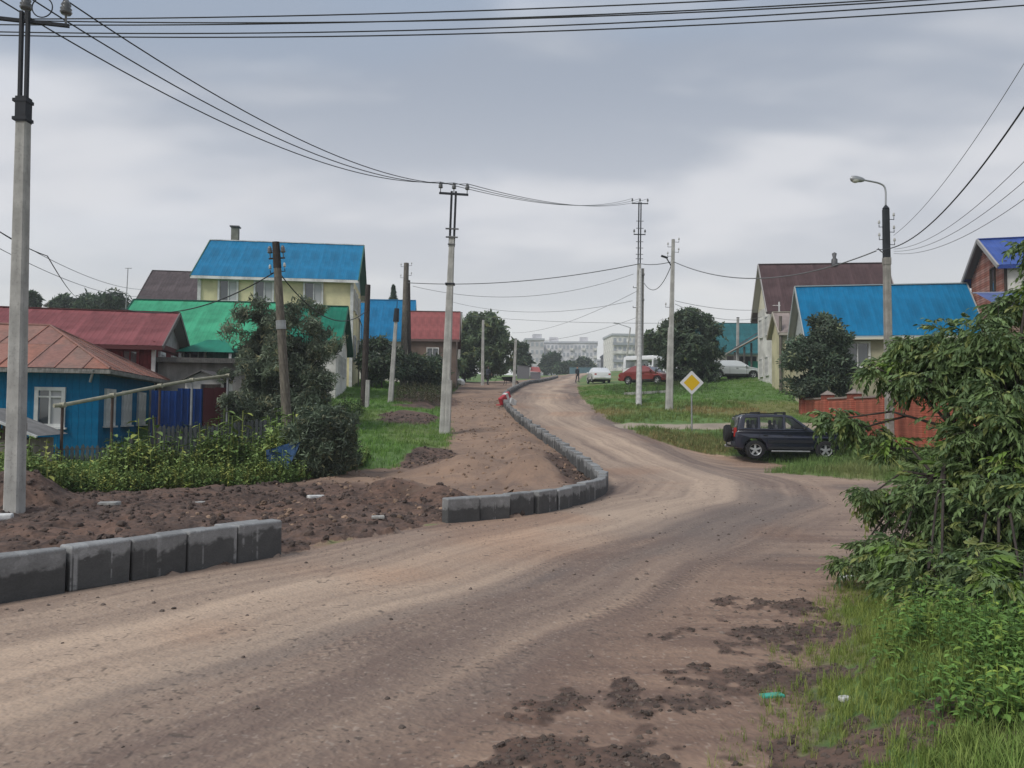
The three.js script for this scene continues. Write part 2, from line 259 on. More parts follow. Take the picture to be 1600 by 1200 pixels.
  if (rd > 0 && wd > 0) {                                // soil under the grass
    const e = Math.min(rd, wd), k = sst(0, 0.35, e + (n2 - 0.5) * 0.5), gg = fbm(x * 0.8 + 90, d * 0.8, 4);
    const dry = sst(0.5, 0.7, fbm(x * 0.3 + 14, d * 0.3 + 3, 3)) * (x > 3 ? 0.8 : 0.35);
    const f = 0.75 + 0.5 * n3;
    r = mix(r, mix(mix(0.075, 0.125, gg), 0.19, dry) * f, k); g = mix(g, mix(mix(0.130, 0.215, gg), 0.18, dry) * f, k); b = mix(b, mix(0.034, 0.075, gg * 0.5 + dry * 0.5) * f, k);
  }
  // pale trodden path behind the parked car
  const pth = sst(0.75, 0.45, Math.abs(d - (32.2 + 0.06 * (x - 5)) + (n1 - 0.5) * 1.1)) * (x > 3.8 && x < 22 ? 1 : 0); if (pth > 0 && rd > -0.2) { r = mix(r, 0.34, pth); g = mix(g, 0.285, pth); b = mix(b, 0.22, pth); }
  if (d < 55) {
    const m = mudMask(x, d); if (m > 0) { const q = sst(0.15, 0.6, m + (n2 - 0.5) * 0.5 + (n3 - 0.5) * 0.2), k = clamp(0.35 + (n3 - 0.5) * 0.8 + (n2 - 0.5) * 0.9, 0, 1); const wm = fbm(x * 0.9 + 60, d * 0.9, 3); r = mix(r, mix(0.050, 0.185, k) * (0.8 + 0.5 * wm), q); g = mix(g, mix(0.034, 0.118, k) * (0.85 + 0.3 * wm), q); b = mix(b, mix(0.028, 0.088, k) * (0.9 + 0.15 * wm), q); hgt = n3 * 0.8 + n4 * 0.2; }
  }
  return [r, g, b, hgt];
}
function tile(x0, x1, d0, d1, cell, tw, th, opts = {}) {
  const nx = Math.max(1, Math.round((x1 - x0) / cell)), nd = Math.max(1, Math.round((d1 - d0) / cell));
  const pos = new Float32Array((nx + 1) * (nd + 1) * 3), uv = new Float32Array((nx + 1) * (nd + 1) * 2);
  for (let j = 0; j <= nd; j++) for (let i = 0; i <= nx; i++) { const x = mix(x0, x1, i / nx), d = mix(d0, d1, j / nd), o = j * (nx + 1) + i; pos[o * 3] = x; pos[o * 3 + 1] = H(x, d); pos[o * 3 + 2] = -d; uv[o * 2] = i / nx; uv[o * 2 + 1] = j / nd; }
  const full = new THREE.BufferGeometry(); full.setAttribute('position', new THREE.BufferAttribute(pos, 3)); full.setAttribute('uv', new THREE.BufferAttribute(uv, 2));
  const cls = [[], [], []], all = [];
  for (let j = 0; j < nd; j++) for (let i = 0; i < nx; i++) {
    const a = j * (nx + 1) + i, b = a + 1, c = a + nx + 2, e = a + nx + 1, x = mix(x0, x1, (i + 0.5) / nx), d = mix(d0, d1, (j + 0.5) / nd);
    const k = x < -44 || x > 44 || d > 160 || d < -12 ? 2 : roadD(x, d) < 0 ? 0 : workD(x, d) < 0 ? 1 : 2;
    cls[k].push(a, b, c, a, c, e); all.push(a, b, c, a, c, e);
  }
  full.setIndex(all); full.computeVertexNormals();
  const fine = cell < 0.1;
  const bdat = new Uint8Array(tw * th * 4);
  const map = tex(tw, th, (u, v, i, j) => { const c = groundColor(mix(x0, x1, (i + 0.5) / tw), mix(d0, d1, (j + 0.5) / th), fine || opts.fine), o = (j * tw + i) * 4, h = clamp(c[3] * 255, 0, 255); bdat[o] = bdat[o + 1] = bdat[o + 2] = h; bdat[o + 3] = 255; return c; }, true, false);
  const m = new THREE.MeshStandardMaterial({ map, roughness: 0.95, side: THREE.DoubleSide });
  if (fine || opts.fine) { const bt = new THREE.DataTexture(bdat, tw, th, THREE.RGBAFormat, THREE.UnsignedByteType); bt.magFilter = THREE.LinearFilter; bt.needsUpdate = true; m.bumpMap = bt; m.bumpScale = fine ? 0.020 : 0.03; }
  // skirt so that tiles of different cell size leave no gap
  const sk = []; const edge = (o0, o1) => { const n = pos.length / 3; sk.push(o0, o1); };
  for (let i = 0; i < nx; i++) { edge(i, i + 1); edge(nd * (nx + 1) + i, nd * (nx + 1) + i + 1); }
  for (let j = 0; j < nd; j++) { edge(j * (nx + 1), (j + 1) * (nx + 1)); edge(j * (nx + 1) + nx, (j + 1) * (nx + 1) + nx); }
  [gRoad, gWork, gGrass].forEach((grp, k) => {
    if (!cls[k].length) return;
    const map2 = new Map(), idx = [], P2 = [], U2 = [], N2 = [], nn = full.attributes.normal.array;
    const put = (o, drop) => { const key = drop ? o + 1e7 : o; if (!map2.has(key)) { map2.set(key, P2.length / 3); P2.push(pos[o * 3], pos[o * 3 + 1] - (drop ? 0.35 : 0), pos[o * 3 + 2]); U2.push(uv[o * 2], uv[o * 2 + 1]); N2.push(nn[o * 3], nn[o * 3 + 1], nn[o * 3 + 2]); } return map2.get(key); };
    for (const o of cls[k]) idx.push(put(o));
    const has = new Set(cls[k]);
    for (let q = 0; q < sk.length; q += 2) if (has.has(sk[q]) && has.has(sk[q + 1])) { const a = put(sk[q]), b = put(sk[q + 1]), a2 = put(sk[q], true), b2 = put(sk[q + 1], true); idx.push(a, b, b2, a, b2, a2); }
    const g = new THREE.BufferGeometry(); g.setAttribute('position', new THREE.Float32BufferAttribute(P2, 3)); g.setAttribute('uv', new THREE.Float32BufferAttribute(U2, 2)); g.setAttribute('normal', new THREE.Float32BufferAttribute(N2, 3)); g.setIndex(idx);
    part(['road_surface', 'dug_soil', 'grass_soil'][k], g, m, grp).castShadow = true;
  });
}
tile(-10.2, 10.2, 2, 15, 0.06, 2048, 1300);
tile(-27, -10.2, 2, 15, 0.3, 256, 256, { fine: true });
tile(10.2, 25, 2, 15, 0.3, 256, 256, { fine: true });
tile(-27, 25, 15, 52, 0.16, 1640, 1168, { fine: true });
tile(-45, -27, 2, 52, 1, 128, 256); tile(25, 45, 2, 52, 1, 128, 256);
tile(-45, 45, 52, 160, 1, 512, 640);
tile(-45, 45, -12, 2, 0.5, 512, 128);
tile(-420, -45, -120, 420, 15, 128, 128); tile(45, 420, -120, 420, 15, 128, 128); tile(-45, 45, 160, 420, 10, 64, 256); tile(-45, 45, -120, -12, 4, 64, 64);
console.log('ground done');
// ---------------------------------------------------------------- shared materials
const M = {
  concrete: mk([0.50, 0.49, 0.46], 0.9, { map: 'concrete', size: 1.6, bump: 0.004, bsize: 0.5 }),
  concreteOld: mk([0.36, 0.34, 0.31], 0.92, { map: 'concrete', size: 1.1, bump: 0.006, bsize: 0.4 }),
  steel: mk([0.16, 0.16, 0.165], 0.6, { metal: 0.35, map: 'grime', size: 1 }),
  steelDark: mk([0.035, 0.038, 0.045], 0.6, { map: 'grime', size: 1 }),
  wire: mk([0.045, 0.047, 0.05], 0.7), wireGrey: mk([0.16, 0.165, 0.17], 0.7),
  insulator: mk([0.12, 0.12, 0.12], 0.25), insulatorWhite: mk([0.45, 0.45, 0.43], 0.3),
  woodPole: mk([0.21, 0.185, 0.155], 0.95, { map: 'wood', size: 0.8, bump: 0.006, bsize: 0.3 }),
  woodDark: mk([0.075, 0.062, 0.055], 0.95, { map: 'wood', size: 0.8, bump: 0.006, bsize: 0.3 }),
  woodGrey: mk([0.15, 0.145, 0.135], 0.95, { map: 'wood', size: 0.5 }),
  white: mk([0.72, 0.72, 0.70], 0.6, { map: 'grime', size: 1.3 }),
  whiteWall: mk([0.78, 0.76, 0.71], 0.9, { map: 'grime', size: 3, bump: 0.006 }),
  glass: mk([0.05, 0.058, 0.065], 0.06, { phys: { clearcoat: 1, clearcoatRoughness: 0.03, ior: 1.6 } }),
  curtain: mk([0.42, 0.42, 0.42], 0.9),
  galv: mk([0.42, 0.43, 0.44], 0.45, { metal: 0.5, map: 'grime', size: 1 }),
};
function lathe(pts, n = 10) { return muv(new THREE.LatheGeometry(pts.map(([x, y]) => new THREE.Vector2(x, y)), n)); }
const insG = lathe([[0.001, -0.16], [0.014, -0.16], [0.014, -0.02], [0.055, -0.01], [0.075, 0.02], [0.05, 0.04], [0.072, 0.06], [0.045, 0.085], [0.062, 0.11], [0.045, 0.14], [0.03, 0.18], [0.001, 0.19]], 10);
const bigInsG = (() => { const g = insG.clone(); g.scale(1.25, 1.25, 1.25); return g; })();

// ---------------------------------------------------------------- kerb stones
const kerbTex = seed => tex(256, 128, (u, v) => {
  // wet concrete low down with a ragged tide line, pale laitance runs and patches above it
  const n = tf(u, v, 6, seed, 5), f = tf(u, v, 48, seed + 3, 2), tide = 0.62 + (tf(0.3, 0.7, 3, seed + 5, 1) - 0.5) * 0.30 + (tf(u, 0.1, 4, seed + 9, 3) - 0.5) * 0.42;
  const wet = sst(tide + 0.06, tide - 0.06, v + (tf(u, v, 12, seed + 44, 3) - 0.5) * 0.12); let c = mix(mix(0.19, 0.30, n), mix(0.070, 0.105, n), wet);
  const run = sst(0.70, 0.80, tf(u, 0.3, 14, seed + 21, 2)) * sst(0.35, 0.65, tf(u, v * 0.25, 9, seed + 2, 3) + v * 0.3); c = mix(c, 0.36, run * 0.7 * sst(0.35, 0.6, tf(u, v, 7, seed + 55, 4)));
  const pat = sst(0.60, 0.70, tf(u, v, 5, seed + 31, 4)) * sst(0.5, 0.8, v); c = mix(c, 0.36, pat * 0.6);
  c *= 0.88 + 0.24 * f; return [c * 0.99, c, c * 1.0];
});
const kerbMats = [1, 17, 29, 43, 58, 71, 83].map(s => { const m = new THREE.MeshStandardMaterial({ map: kerbTex(s), color: new THREE.Color().setScalar(0.80 + 0.2 * ((s * 37) % 10) / 9), roughness: 0.9, side: THREE.DoubleSide, bumpMap: rep(T.bumpy, 0.3), bumpScale: 0.004 }); return m; });
const KL = 0.57, KH = 0.42, KW = 0.19;
function kerbGeo(L, seed) {
  const g = new RoundedBoxGeometry(L, KH, KW, 3, 0.024).toNonIndexed(), p = g.attributes.position, uv = new Float32Array(p.count * 2), groups = [[], []];
  for (let i = 0; i < p.count; i++) { const x = p.getX(i), y = p.getY(i), z = p.getZ(i), e = (Math.abs(x) > L / 2 - 0.05 ? 1 : 0) + (Math.abs(y) > KH / 2 - 0.05 ? 1 : 0) + (Math.abs(z) > KW / 2 - 0.04 ? 1 : 0), q = e > 1 ? 1 - 0.05 * sst(0.5, 0.85, vn(x * 9 + seed * 7, (y + z) * 11 + seed)) : 1 - 0.008 * vn(x * 6 + seed, y * 6 + z * 5); p.setXYZ(i, x * q, y * q, z * (q * 0.97 + 0.03)); }
  const a = V3(), b = V3(), c = V3();
  for (let i = 0; i < p.count; i += 3) {
    a.fromBufferAttribute(p, i); b.fromBufferAttribute(p, i + 1); c.fromBufferAttribute(p, i + 2);
    const n = b.clone().sub(a).cross(c.clone().sub(a)).normalize(), t = n.y > 0.8 ? 1 : 0;
    [a, b, c].forEach((q, k) => { const o = (i + k) * 2; if (t) { uv[o] = q.x / L + 0.5; uv[o + 1] = 0.985 - (q.z + KW / 2) * 0.5; } else { uv[o] = Math.abs(n.x) > 0.7 ? q.z / L + 0.3 : q.x / L + 0.5; uv[o + 1] = q.y / KH + 0.5; } });
    groups[t].push(i, i + 1, i + 2);
  }
  g.setAttribute('uv', new THREE.BufferAttribute(uv, 2)); g.clearGroups();
  g.translate(0, KH / 2, 0); return g;
}
const kerbGs = [1, 2, 3, 4, 5].map(q => kerbGeo(KL, q));
function stoneAt(x, d, yaw, sink, label, group, tilt = 0, k = 0) {
  const o = new THREE.Mesh(kerbGs[(k * 3) % 5], kerbMats[(k * 5) % 7]); o.name = numbered('kerb_stone'); o.castShadow = o.receiveShadow = true;
  o.position.set(x, H(x, d, true) - sink, -d); o.rotation.set(tilt, yaw, tilt * 0.6, 'YXZ'); scene.add(o); return tag(o, label, 'kerb stone', group);
}
function walk(line, step, cb) { let carry = 0, i = 0; for (; i + 1 < line.length; i++) { const [x0, d0] = line[i], [x1, d1] = line[i + 1], L = Math.hypot(x1 - x0, d1 - d0); let t = carry; while (t < L) { cb(mix(x0, x1, t / L), mix(d0, d1, t / L), Math.atan2(d1 - d0, x1 - x0)); t += step(); } carry = t - L; } }
{
  const r = rng(5); let k = 0;
  // the row by the camera, laid out from its right-hand end
  let n = 0;
  walk([...kerbNear].reverse(), () => KL + 0.004 + r() * 0.012, (x, d, a) => {
    const back = a; const cx = x + Math.cos(back) * KL / 2, cd = d + Math.sin(back) * KL / 2;
    stoneAt(cx - 0.02 * r(), cd, back + (r() - 0.5) * 0.05, 0.01 + r() * 0.012, n === 0 ? 'grey concrete kerb stone at the open end of the short near row' : 'half wet grey concrete kerb stone in the short row before the gap', 'kerb stones of the short near row', (r() - 0.5) * 0.02, k++); n++;
  });
  stoneAt(-3.50, 8.30, 0.95, 0.07, 'pale kerb stone lying loose behind the short near row', 'loose kerb stones', 0, 2);
  stoneAt(-3.10, 8.86, 0.95, 0.06, 'pale kerb stone lying loose behind the short near row', 'loose kerb stones', 0, 1);
  n = 0;
  walk(kerbBend, () => (n < 9 ? KL + 0.01 + r() * 0.05 : KL + 0.01 + r() * 0.03), (x, d, a) => {
    if (d > 112) return; const far = d > 27, j = n < 8 ? 0.30 : 0.16;
    const cx = x + Math.cos(a) * KL / 2, cd = d + Math.sin(a) * KL / 2, sink = d < 14 ? 0.045 + r() * 0.03 : d < 28 ? 0.03 + r() * 0.06 : 0.03 + r() * 0.08;
    stoneAt(cx + (r() - 0.5) * 0.05, cd, a + (r() - 0.5) * j, sink,
      n === 0 ? 'kerb stone with a pale end face that starts the row round the bend' : d < 17 ? 'dark wet kerb stone in the row along the lower side of the bend' : far ? 'kerb stone in the row running uphill beside the far road' : 'pale kerb stone in the row beside the sand heaps after the bend',
      d < 17 ? 'kerb stones round the bend' : far ? 'kerb stones uphill' : 'kerb stones after the bend', (r() - 0.5) * 0.05, k++); n++;
  });
}

// ---------------------------------------------------------------- utility poles
function stand(name, baseP, topP, label, category, group) {
  const g = base(name, baseP, label, category, group); const dir = topP.clone().sub(baseP); g.userData.h = undefined; delete g.userData.h;
  g.quaternion.setFromUnitVectors(V3(0, 1, 0), dir.clone().normalize()); g.updateMatrixWorld(true); return [g, dir.length()];
}
function taper(h, w0, d0, w1, d1, y0 = -0.4) { // four-sided concrete shaft with chamfered corners
  const ring = (w, d) => { const c = 0.22; return [[-w + w * c, -d], [w - w * c, -d], [w, -d + d * c], [w, d - d * c], [w - w * c, d], [-w + w * c, d], [-w, d - d * c], [-w, -d + d * c]]; };
  const a = ring(w0 / 2, d0 / 2), b = ring(w1 / 2, d1 / 2), q = [];
  for (let i = 0; i < 8; i++) { const j = (i + 1) % 8; q.push([[a[j][0], y0, a[j][1]], [a[i][0], y0, a[i][1]], [b[i][0], h, b[i][1]], [b[j][0], h, b[j][1]]]); }
  for (let i = 1; i < 7; i++) q.push([[b[0][0], h, b[0][1]], [b[i + 1][0], h, b[i + 1][1]], [b[i][0], h, b[i][1]]]);
  return quads(q);
}
function crossarm(g, y, half, yaw, n, big, m = M.steel, mid = true, th = 0.075) {
  const arm = part('crossarm', box(half * 2, th, th), m, g); arm.position.y = y; arm.rotation.y = yaw;
  const xs = n === 3 ? [-half + 0.05, mid ? 0 : 0.001, half - 0.05] : [-half + 0.04, half - 0.04], out = [];
  for (const x of xs) { const i = part('insulator', big ? bigInsG : insG, M.insulator, g); i.position.set(x * Math.cos(yaw), y + th / 2 + (big ? 0.17 : 0.14), -x * Math.sin(yaw)); i.updateWorldMatrix(true, false); out.push(i.localToWorld(V3(0, big ? 0.22 : 0.18, 0))); }
  return out;
}
function wire(a, b, sag, r, label, group, m = M.wire) {
  const mid = a.clone().add(b).multiplyScalar(0.5); mid.y -= sag * 2;
  const g = new THREE.TubeGeometry(new THREE.QuadraticBezierCurve3(a, mid, b), 28, r, 5); return top('overhead_wire', g, m, label, 'wire', group);
}
function hooks(g, list, m = M.steelDark) { // insulator hooks: [y, side, reach]
  for (const [y, s, reach = 0.2] of list) { const h = part('hook', merge([bar(V3(s * 0.05, y, 0), V3(s * reach, y - 0.01, 0), 0.012, 0.012, 5), bar(V3(s * reach, y - 0.02, 0), V3(s * reach, y + 0.07, 0), 0.012, 0.012, 5)]), m, g); const i = part('insulator', insG, M.insulatorWhite, g); i.scale.setScalar(0.6); i.position.set(s * reach, y + 0.12, 0); }
}
// left foreground pole
let pLeft, pMid, pRight;
{
  const b = G(22, 806), t = P(40, 38, -b.z); const [g, h] = stand('power_pole', b, t, 'tall pale concrete power pole beside the dark soil heap and blue house', 'power pole');
  const hs = h * 0.845;
  part('shaft', taper(hs, 0.245, 0.22, 0.165, 0.155), M.concrete, g);
  for (const s of [-1, 1]) part('steel_upright', box(0.045, h - hs + 0.7, 0.06, s * 0.05, hs - 0.5 + (h - hs + 0.7) / 2, 0.02), M.steelDark, g);
  for (const y of [hs - 0.06, hs - 0.35]) part('collar', box(0.22, 0.05, 0.2, -0.01, y, 0), M.steelDark, g);
  part('clamp_plate', box(0.165, 0.40, 0.17, 0.005, hs - 0.2, 0.01), M.steelDark, g);
  pLeft = crossarm(g, h + 0.05, 0.62, 0.25, 3, true, M.steelDark, true, 0.05);
  part('wire_coil', new THREE.TorusGeometry(0.16, 0.010, 6, 28).translate(0.32, h + 0.22, 0.1), M.steelDark, g);
}
{
  const b = G(694, 677), t = P(709, 303, -b.z); const [g, h] = stand('power_pole', b, t, 'concrete power pole with a three insulator crossarm standing in the dug soil', 'power pole');
  const hs = h * 0.82;
  part('shaft', taper(hs, 0.38, 0.30, 0.20, 0.19), M.concrete, g);
  part('stay_post', taper(h * 0.22, 0.22, 0.2, 0.2, 0.18), M.concrete, g).position.set(0.13, 0, 0.13);
  for (const s of [-1, 1]) part('steel_upright', box(0.08, h - hs + 0.5, 0.08, s * 0.08, hs - 0.4 + (h - hs + 0.5) / 2, 0), M.steelDark, g);
  part('collar', box(0.36, 0.07, 0.28, 0, h * 0.62, 0), M.steelDark, g);
  for (const [y, w] of [[h * 0.85, 0.5], [h * 0.815, 0.46], [h * 0.785, 0.28]]) part('step_bar', box(w, 0.045, 0.07, 0, y, 0.1), M.steel, g);
  pMid = crossarm(g, h, 0.56, 0.1, 3, true, M.steelDark);
}
{
  const b = G(996, 600), t = P(1000, 318, -b.z); const [g, h] = stand('power_pole', b, t, 'tall concrete power pole braced by struts on the grass near the red car', 'power pole');
  const hs = h * 0.66;
  part('shaft', taper(hs, 0.56, 0.34, 0.30, 0.26), M.concrete, g);
  part('stay_post', taper(h * 0.64, 0.30, 0.3, 0.22, 0.22), M.concreteOld, g).position.set(0.34, 0, -0.2);
  for (const s of [-1, 1]) part('steel_upright', box(0.09, h - hs + 0.6, 0.1, s * 0.09, hs - 0.5 + (h - hs + 0.6) / 2, 0), M.steelDark, g);
  for (const k of [0.90, 0.86, 0.785, 0.75, 0.715, 0.69]) part('step_bar', box(0.62, 0.045, 0.05, 0, h * k, 0.1), M.steel, g);
  for (const [k, s] of [[0.60, 1], [0.53, -1], [0.46, 1], [0.42, -1]]) part('bracket', merge([box(0.3, 0.05, 0.05, s * 0.32, h * k, 0), box(0.04, 0.16, 0.04, s * 0.46, h * k + 0.07, 0)]), M.steel, g);
  crossarm(g, h * 0.827, 0.5, 0, 2, true, M.steelDark);
  pRight = crossarm(g, h, 0.70, 0, 3, true, M.steelDark);
  // strut leaning in from the road side
  const sb = g.worldToLocal(G(998, 634)); part('strut', bar(sb, V3(0.1, h * 0.63, 0.1), 0.17, 0.12, 8), M.concrete, g);
}
// right side lamp pole
let lampTop, lampB;
{
  const b = G(1391, 722), t = P(1384, 325, -b.z); const [g, h] = stand('street_lamp_pole', b, t, 'weathered concrete lamp pole with a curved arm and dark painted top', 'lamp pole');
  lampB = b; part('shaft', taper(h * 0.80, 0.25, 0.24, 0.205, 0.2), M.concreteOld, g);
  part('painted_top', taper(h * 0.995, 0.205, 0.2, 0.19, 0.18, h * 0.80 + 0.004), M.steelDark, g);
  part('cap', muv(new THREE.ConeGeometry(0.12, 0.16, 8)).translate(0, h + 0.06, 0), M.steelDark, g);
  const c = new THREE.CatmullRomCurve3([V3(0, h + 0.05, 0), V3(0, h + 0.62, 0), V3(-0.05, h + 0.76, 0), V3(-0.2, h + 0.85, 0), V3(-0.75, h + 0.97, 0)]);
  part('arm', new THREE.TubeGeometry(c, 24, 0.03, 7), M.galv, g);
  const hd = lathe([[0.001, 0], [0.05, 0.02], [0.09, 0.12], [0.12, 0.3], [0.1, 0.46], [0.001, 0.52]], 12); hd.scale(1, 1, 0.75); hd.rotateZ(Math.PI / 2 - 0.12); hd.translate(-0.70, h + 0.96, 0);
  const head = part('lamp_head', hd, M.galv, g);
  const bowl = muv(new THREE.SphereGeometry(0.11, 12, 8, 0, Math.PI * 2, Math.PI / 2, Math.PI / 2)); bowl.scale(1.3, 0.9, 0.8); bowl.translate(-1.02, h + 0.96, 0); part('lamp_bowl', bowl, mk([0.55, 0.55, 0.5], 0.3), head);
  hooks(g, [[h * 0.955, 1, 0.27], [h * 0.925, -1, 0.24], [h * 0.905, 1, 0.27], [h * 0.875, -1, 0.24], [h * 0.855, 1, 0.28]]);
  part('band', taper(h * 0.802, 0.235, 0.23, 0.235, 0.23, h * 0.775), M.concreteOld, g); lampTop = V3(0, h, 0);
  g.userData.label = 'weathered concrete lamp pole with a curved arm and dark painted top';
  lampTop = g.localToWorld(V3(0, h * 0.82, 0));
}
// slim pole by the priority sign
let slimTop;
{
  const b = G(1046, 640), t = P(1052, 374, -b.z); const [g, h] = stand('lamp_pole', b, t, 'slim grey pole with a short lamp bracket near the priority sign', 'lamp pole');
  part('shaft', taper(h, 0.29, 0.27, 0.15, 0.14), M.concrete, g); part('stub', taper(h * 0.48, 0.36, 0.3, 0.26, 0.24), M.concrete, g).position.set(-0.03, 0, 0.05);
  hooks(g, [[h * 0.985, 1, 0.28], [h * 0.955, -1, 0.26], [h * 0.925, 1, 0.28], [h * 0.9, -1, 0.26], [h * 0.6, -1, 0.3]]);
  const lamp = part('lamp_bracket', bar(V3(0, h * 0.83, 0), V3(-0.3, h * 0.885, 0), 0.03, 0.03, 6), M.steelDark, g);
  part('lamp_head', box(0.34, 0.07, 0.16).rotateZ(-0.3).translate(-0.42, h * 0.895, 0), M.steelDark, lamp); slimTop = g.localToWorld(V3(0, h * 0.87, 0));
}
// leaning wooden pole in the weeds
let leanTop;
{
  const b = G(452, 716), t = P(431, 378, -b.z * 0.985); const [g, h] = stand('wooden_pole', b, t, 'leaning old wooden pole with a small crossarm among the weeds', 'wooden pole');
  part('shaft', bar(V3(0, 0.0, 0), V3(0, h * 0.88, 0), 0.145, 0.105, 12), M.woodPole, g); part('tarred_top', bar(V3(0, h * 0.882, 0), V3(0, h, 0), 0.112, 0.10, 12), M.woodDark, g);
  crossarm(g, h * 0.925, 0.22, 0, 2, false, M.woodDark, true, 0.04); part('binding', bar(V3(0, h * 0.60, 0), V3(0, h * 0.64, 0), 0.135, 0.135, 10), M.galv, g);
  hooks(g, [[h * 0.865, 1, 0.2], [h * 0.86, -1, 0.2]]); leanTop = g.localToWorld(V3(0, h * 0.87, 0));
}
function woodPole(bu, bv, tu, tv, r0, r1, mt, label, stub) {
  const b = G(bu, bv), t = P(tu, tv, -b.z); const [g, h] = stand('wooden_pole', b, t, label, 'wooden pole');
  part('shaft', bar(V3(0, 0, 0), V3(0, h, 0), r0, r1, 10), mt, g); if (stub) part('concrete_stub', taper(h * stub, 0.2, 0.18, 0.18, 0.16), M.concrete, g).position.set(0.17, 0, 0.06);
  return [g, h];
}
woodPole(568, 636, 575, 445, 0.16, 0.12, M.woodDark, 'dark wooden pole on a concrete stub by the grass bank', 0.22);
let farPoleTop;
{ const [g, h] = woodPole(630, 604, 635, 411, 0.26, 0.17, M.woodPole, 'tall thick grey pole in front of the small red roof'); hooks(g, [[h * 0.98, 1, 0.36], [h * 0.97, -1, 0.36], [h * 0.9, 1, 0.36], [h * 0.88, -1, 0.36]]); farPoleTop = g.localToWorld(V3(0, h * 0.84, 0)); part('stay_post', bar(V3(0.45, 0, 0), V3(0.2, h * 0.86, 0), 0.13, 0.09, 8), M.woodDark, g); }
{ const b = G(610, 630), t = P(620, 482, -b.z); const [g, h] = stand('lamp_post', b, t, 'leaning thin concrete post with a dark hooded top on the grass bank', 'post'); part('shaft', taper(h * 0.9, 0.26, 0.24, 0.15, 0.14), M.concrete, g); part('hood', bar(V3(0, h * 0.86, 0), V3(0, h, 0), 0.15, 0.12, 8), M.steelDark, g); part('spike', bar(V3(0, h, 0), V3(0, h * 1.08, 0), 0.02, 0.015, 5), M.steelDark, g); }
for (const [bu, bv, tu, tv, w, lab] of [[715, 586, 721, 489, 0.24, 'pale far pole at the left edge of the bushy tree'], [754, 585, 755, 500, 0.3, 'white far post in front of the bushy tree'], [803, 578, 806, 530, 0.3, 'small far post right of the bushy tree']]) {
  const b = P(bu, bv, 68); b.y = H(b.x, 68); const t = P(tu, tv, 68); const [g, h] = stand('far_post', b, t, lab, 'post'); part('shaft', taper(h, w, w, w * 0.7, w * 0.7), M.concrete, g); part('cap', box(w * 0.8, 0.05, w * 0.8, 0, h + 0.03, 0), M.steelDark, g);
}
{ const b = P(1152, 586, 62); b.y = H(b.x, 62); const t = P(1153, 497, 62); const [g, h] = stand('far_post', b, t, 'pale far pole standing before the teal roof', 'post'); part('shaft', taper(h, 0.24, 0.24, 0.18, 0.18), M.concrete, g); part('cap', box(0.2, 0.05, 0.2, 0, h + 0.03, 0), M.steelDark, g); }
{ const b = P(976, 584, 100); b.y = H(b.x, 100); const t = P(985, 512, 100); const [g, h] = stand('far_street_lamp', b, t, 'far street lamp arm above the striped apartment block', 'street lamp'); part('shaft', taper(h, 0.25, 0.25, 0.15, 0.15), M.concrete, g); part('arm', bar(V3(0, h, 0), V3(-1.6, h + 0.3, 0), 0.05, 0.04, 6), M.galv, g); part('lamp_head', box(0.7, 0.12, 0.25, -1.9, h + 0.34, 0), M.galv, g); }

// ---------------------------------------------------------------- wires
for (let i = 0; i < 3; i++) {
  wire(pLeft[i], pMid[i], 0.85, 0.013, 'thin wire from the soil heap pole to the crossarm pole', 'wires of the main line', M.wire);
  wire(pLeft[i], pLeft[i].clone().add(V3(-9 + i * 0.4, 0.5, 15)), 0.4, 0.013, 'thin wire leaving the soil heap pole away from the street', 'wires of the main line', M.wire);
  wire(pMid[i], pRight[i], 0.75, 0.015, 'thin wire from the crossarm pole to the braced pole', 'wires of the main line', M.wireGrey);
}
{
  const L = [[-260, 22, 18], [-260, 34, 18], [-260, 42, 18.4], [-260, 47, 18], [-260, 28, 17.5]], R = [[1900, -34, 15], [1900, -38, 15.2], [1900, -30, 15], [1900, -16, 15.3], [1900, -48, 15]], S = [0.50, 0.42, 0.52, 0.50, 0.34];
  for (let i = 0; i < 5; i++) wire(P(...L[i]), P(...R[i]), S[i], 0.015, 'wire of the bundle crossing high over the whole street', 'wires crossing overhead', M.wire);
}
wire(slimTop, P(1369, 392, -lampB.z), 0.9, 0.022, 'slack cable from the slim pole to the lamp pole', null, M.wireGrey);
wire(lampTop, P(1372, 388, -lampB.z), 0.05, 0.02, 'short loop of cable beside the lamp pole', null, M.wireGrey);
wire(P(1370, 390, -lampB.z), P(1760, -90, 9), 1.0, 0.016, 'thick black cable dropping from upper right to the lamp pole', null, M.wire);
for (const [u, v, s] of [[1700, -70, 0.5], [1720, 120, 0.6], [1740, 150, 0.6], [1760, 180, 0.6]]) wire(lampTop.clone().add(V3(0.25, (180 - v) * 0.0025, 0)), P(u, v, 11), s, 0.007, 'faint thin wire rising to the right of the lamp pole', 'thin wires at the lamp pole', M.wireGrey);
wire(farPoleTop, P(1000, 412, 45), 0.5, 0.028, 'dark cable from the thick grey pole to the braced pole', null, M.wireGrey);
wire(P(1000, 412, 45), slimTop, 0.1, 0.022, 'short cable from the braced pole to the slim pole', null, M.wireGrey);
wire(P(1005, 440, 45), slimTop, 0.9, 0.02, 'slack loop of cable between the braced pole and slim pole', null, M.wireGrey);
for (const [a, b, s] of [[[645, 447, 46], [990, 428, 46], 1.0], [[700, 470, 60], [988, 470, 48], 0.8], [[720, 492, 68], [1040, 505, 44], 0.2], [[800, 535, 68], [995, 496, 60], 0.5], [[800, 520, 90], [995, 455, 48], 0.7], [[1055, 470, 42], [1190, 484, 52], 0.2], [[1055, 475, 42], [1190, 495, 52], 0.5]]) wire(P(...a), P(...b), s, 0.013, 'faint far wire over the road between poles', 'faint far wires', M.wireGrey);
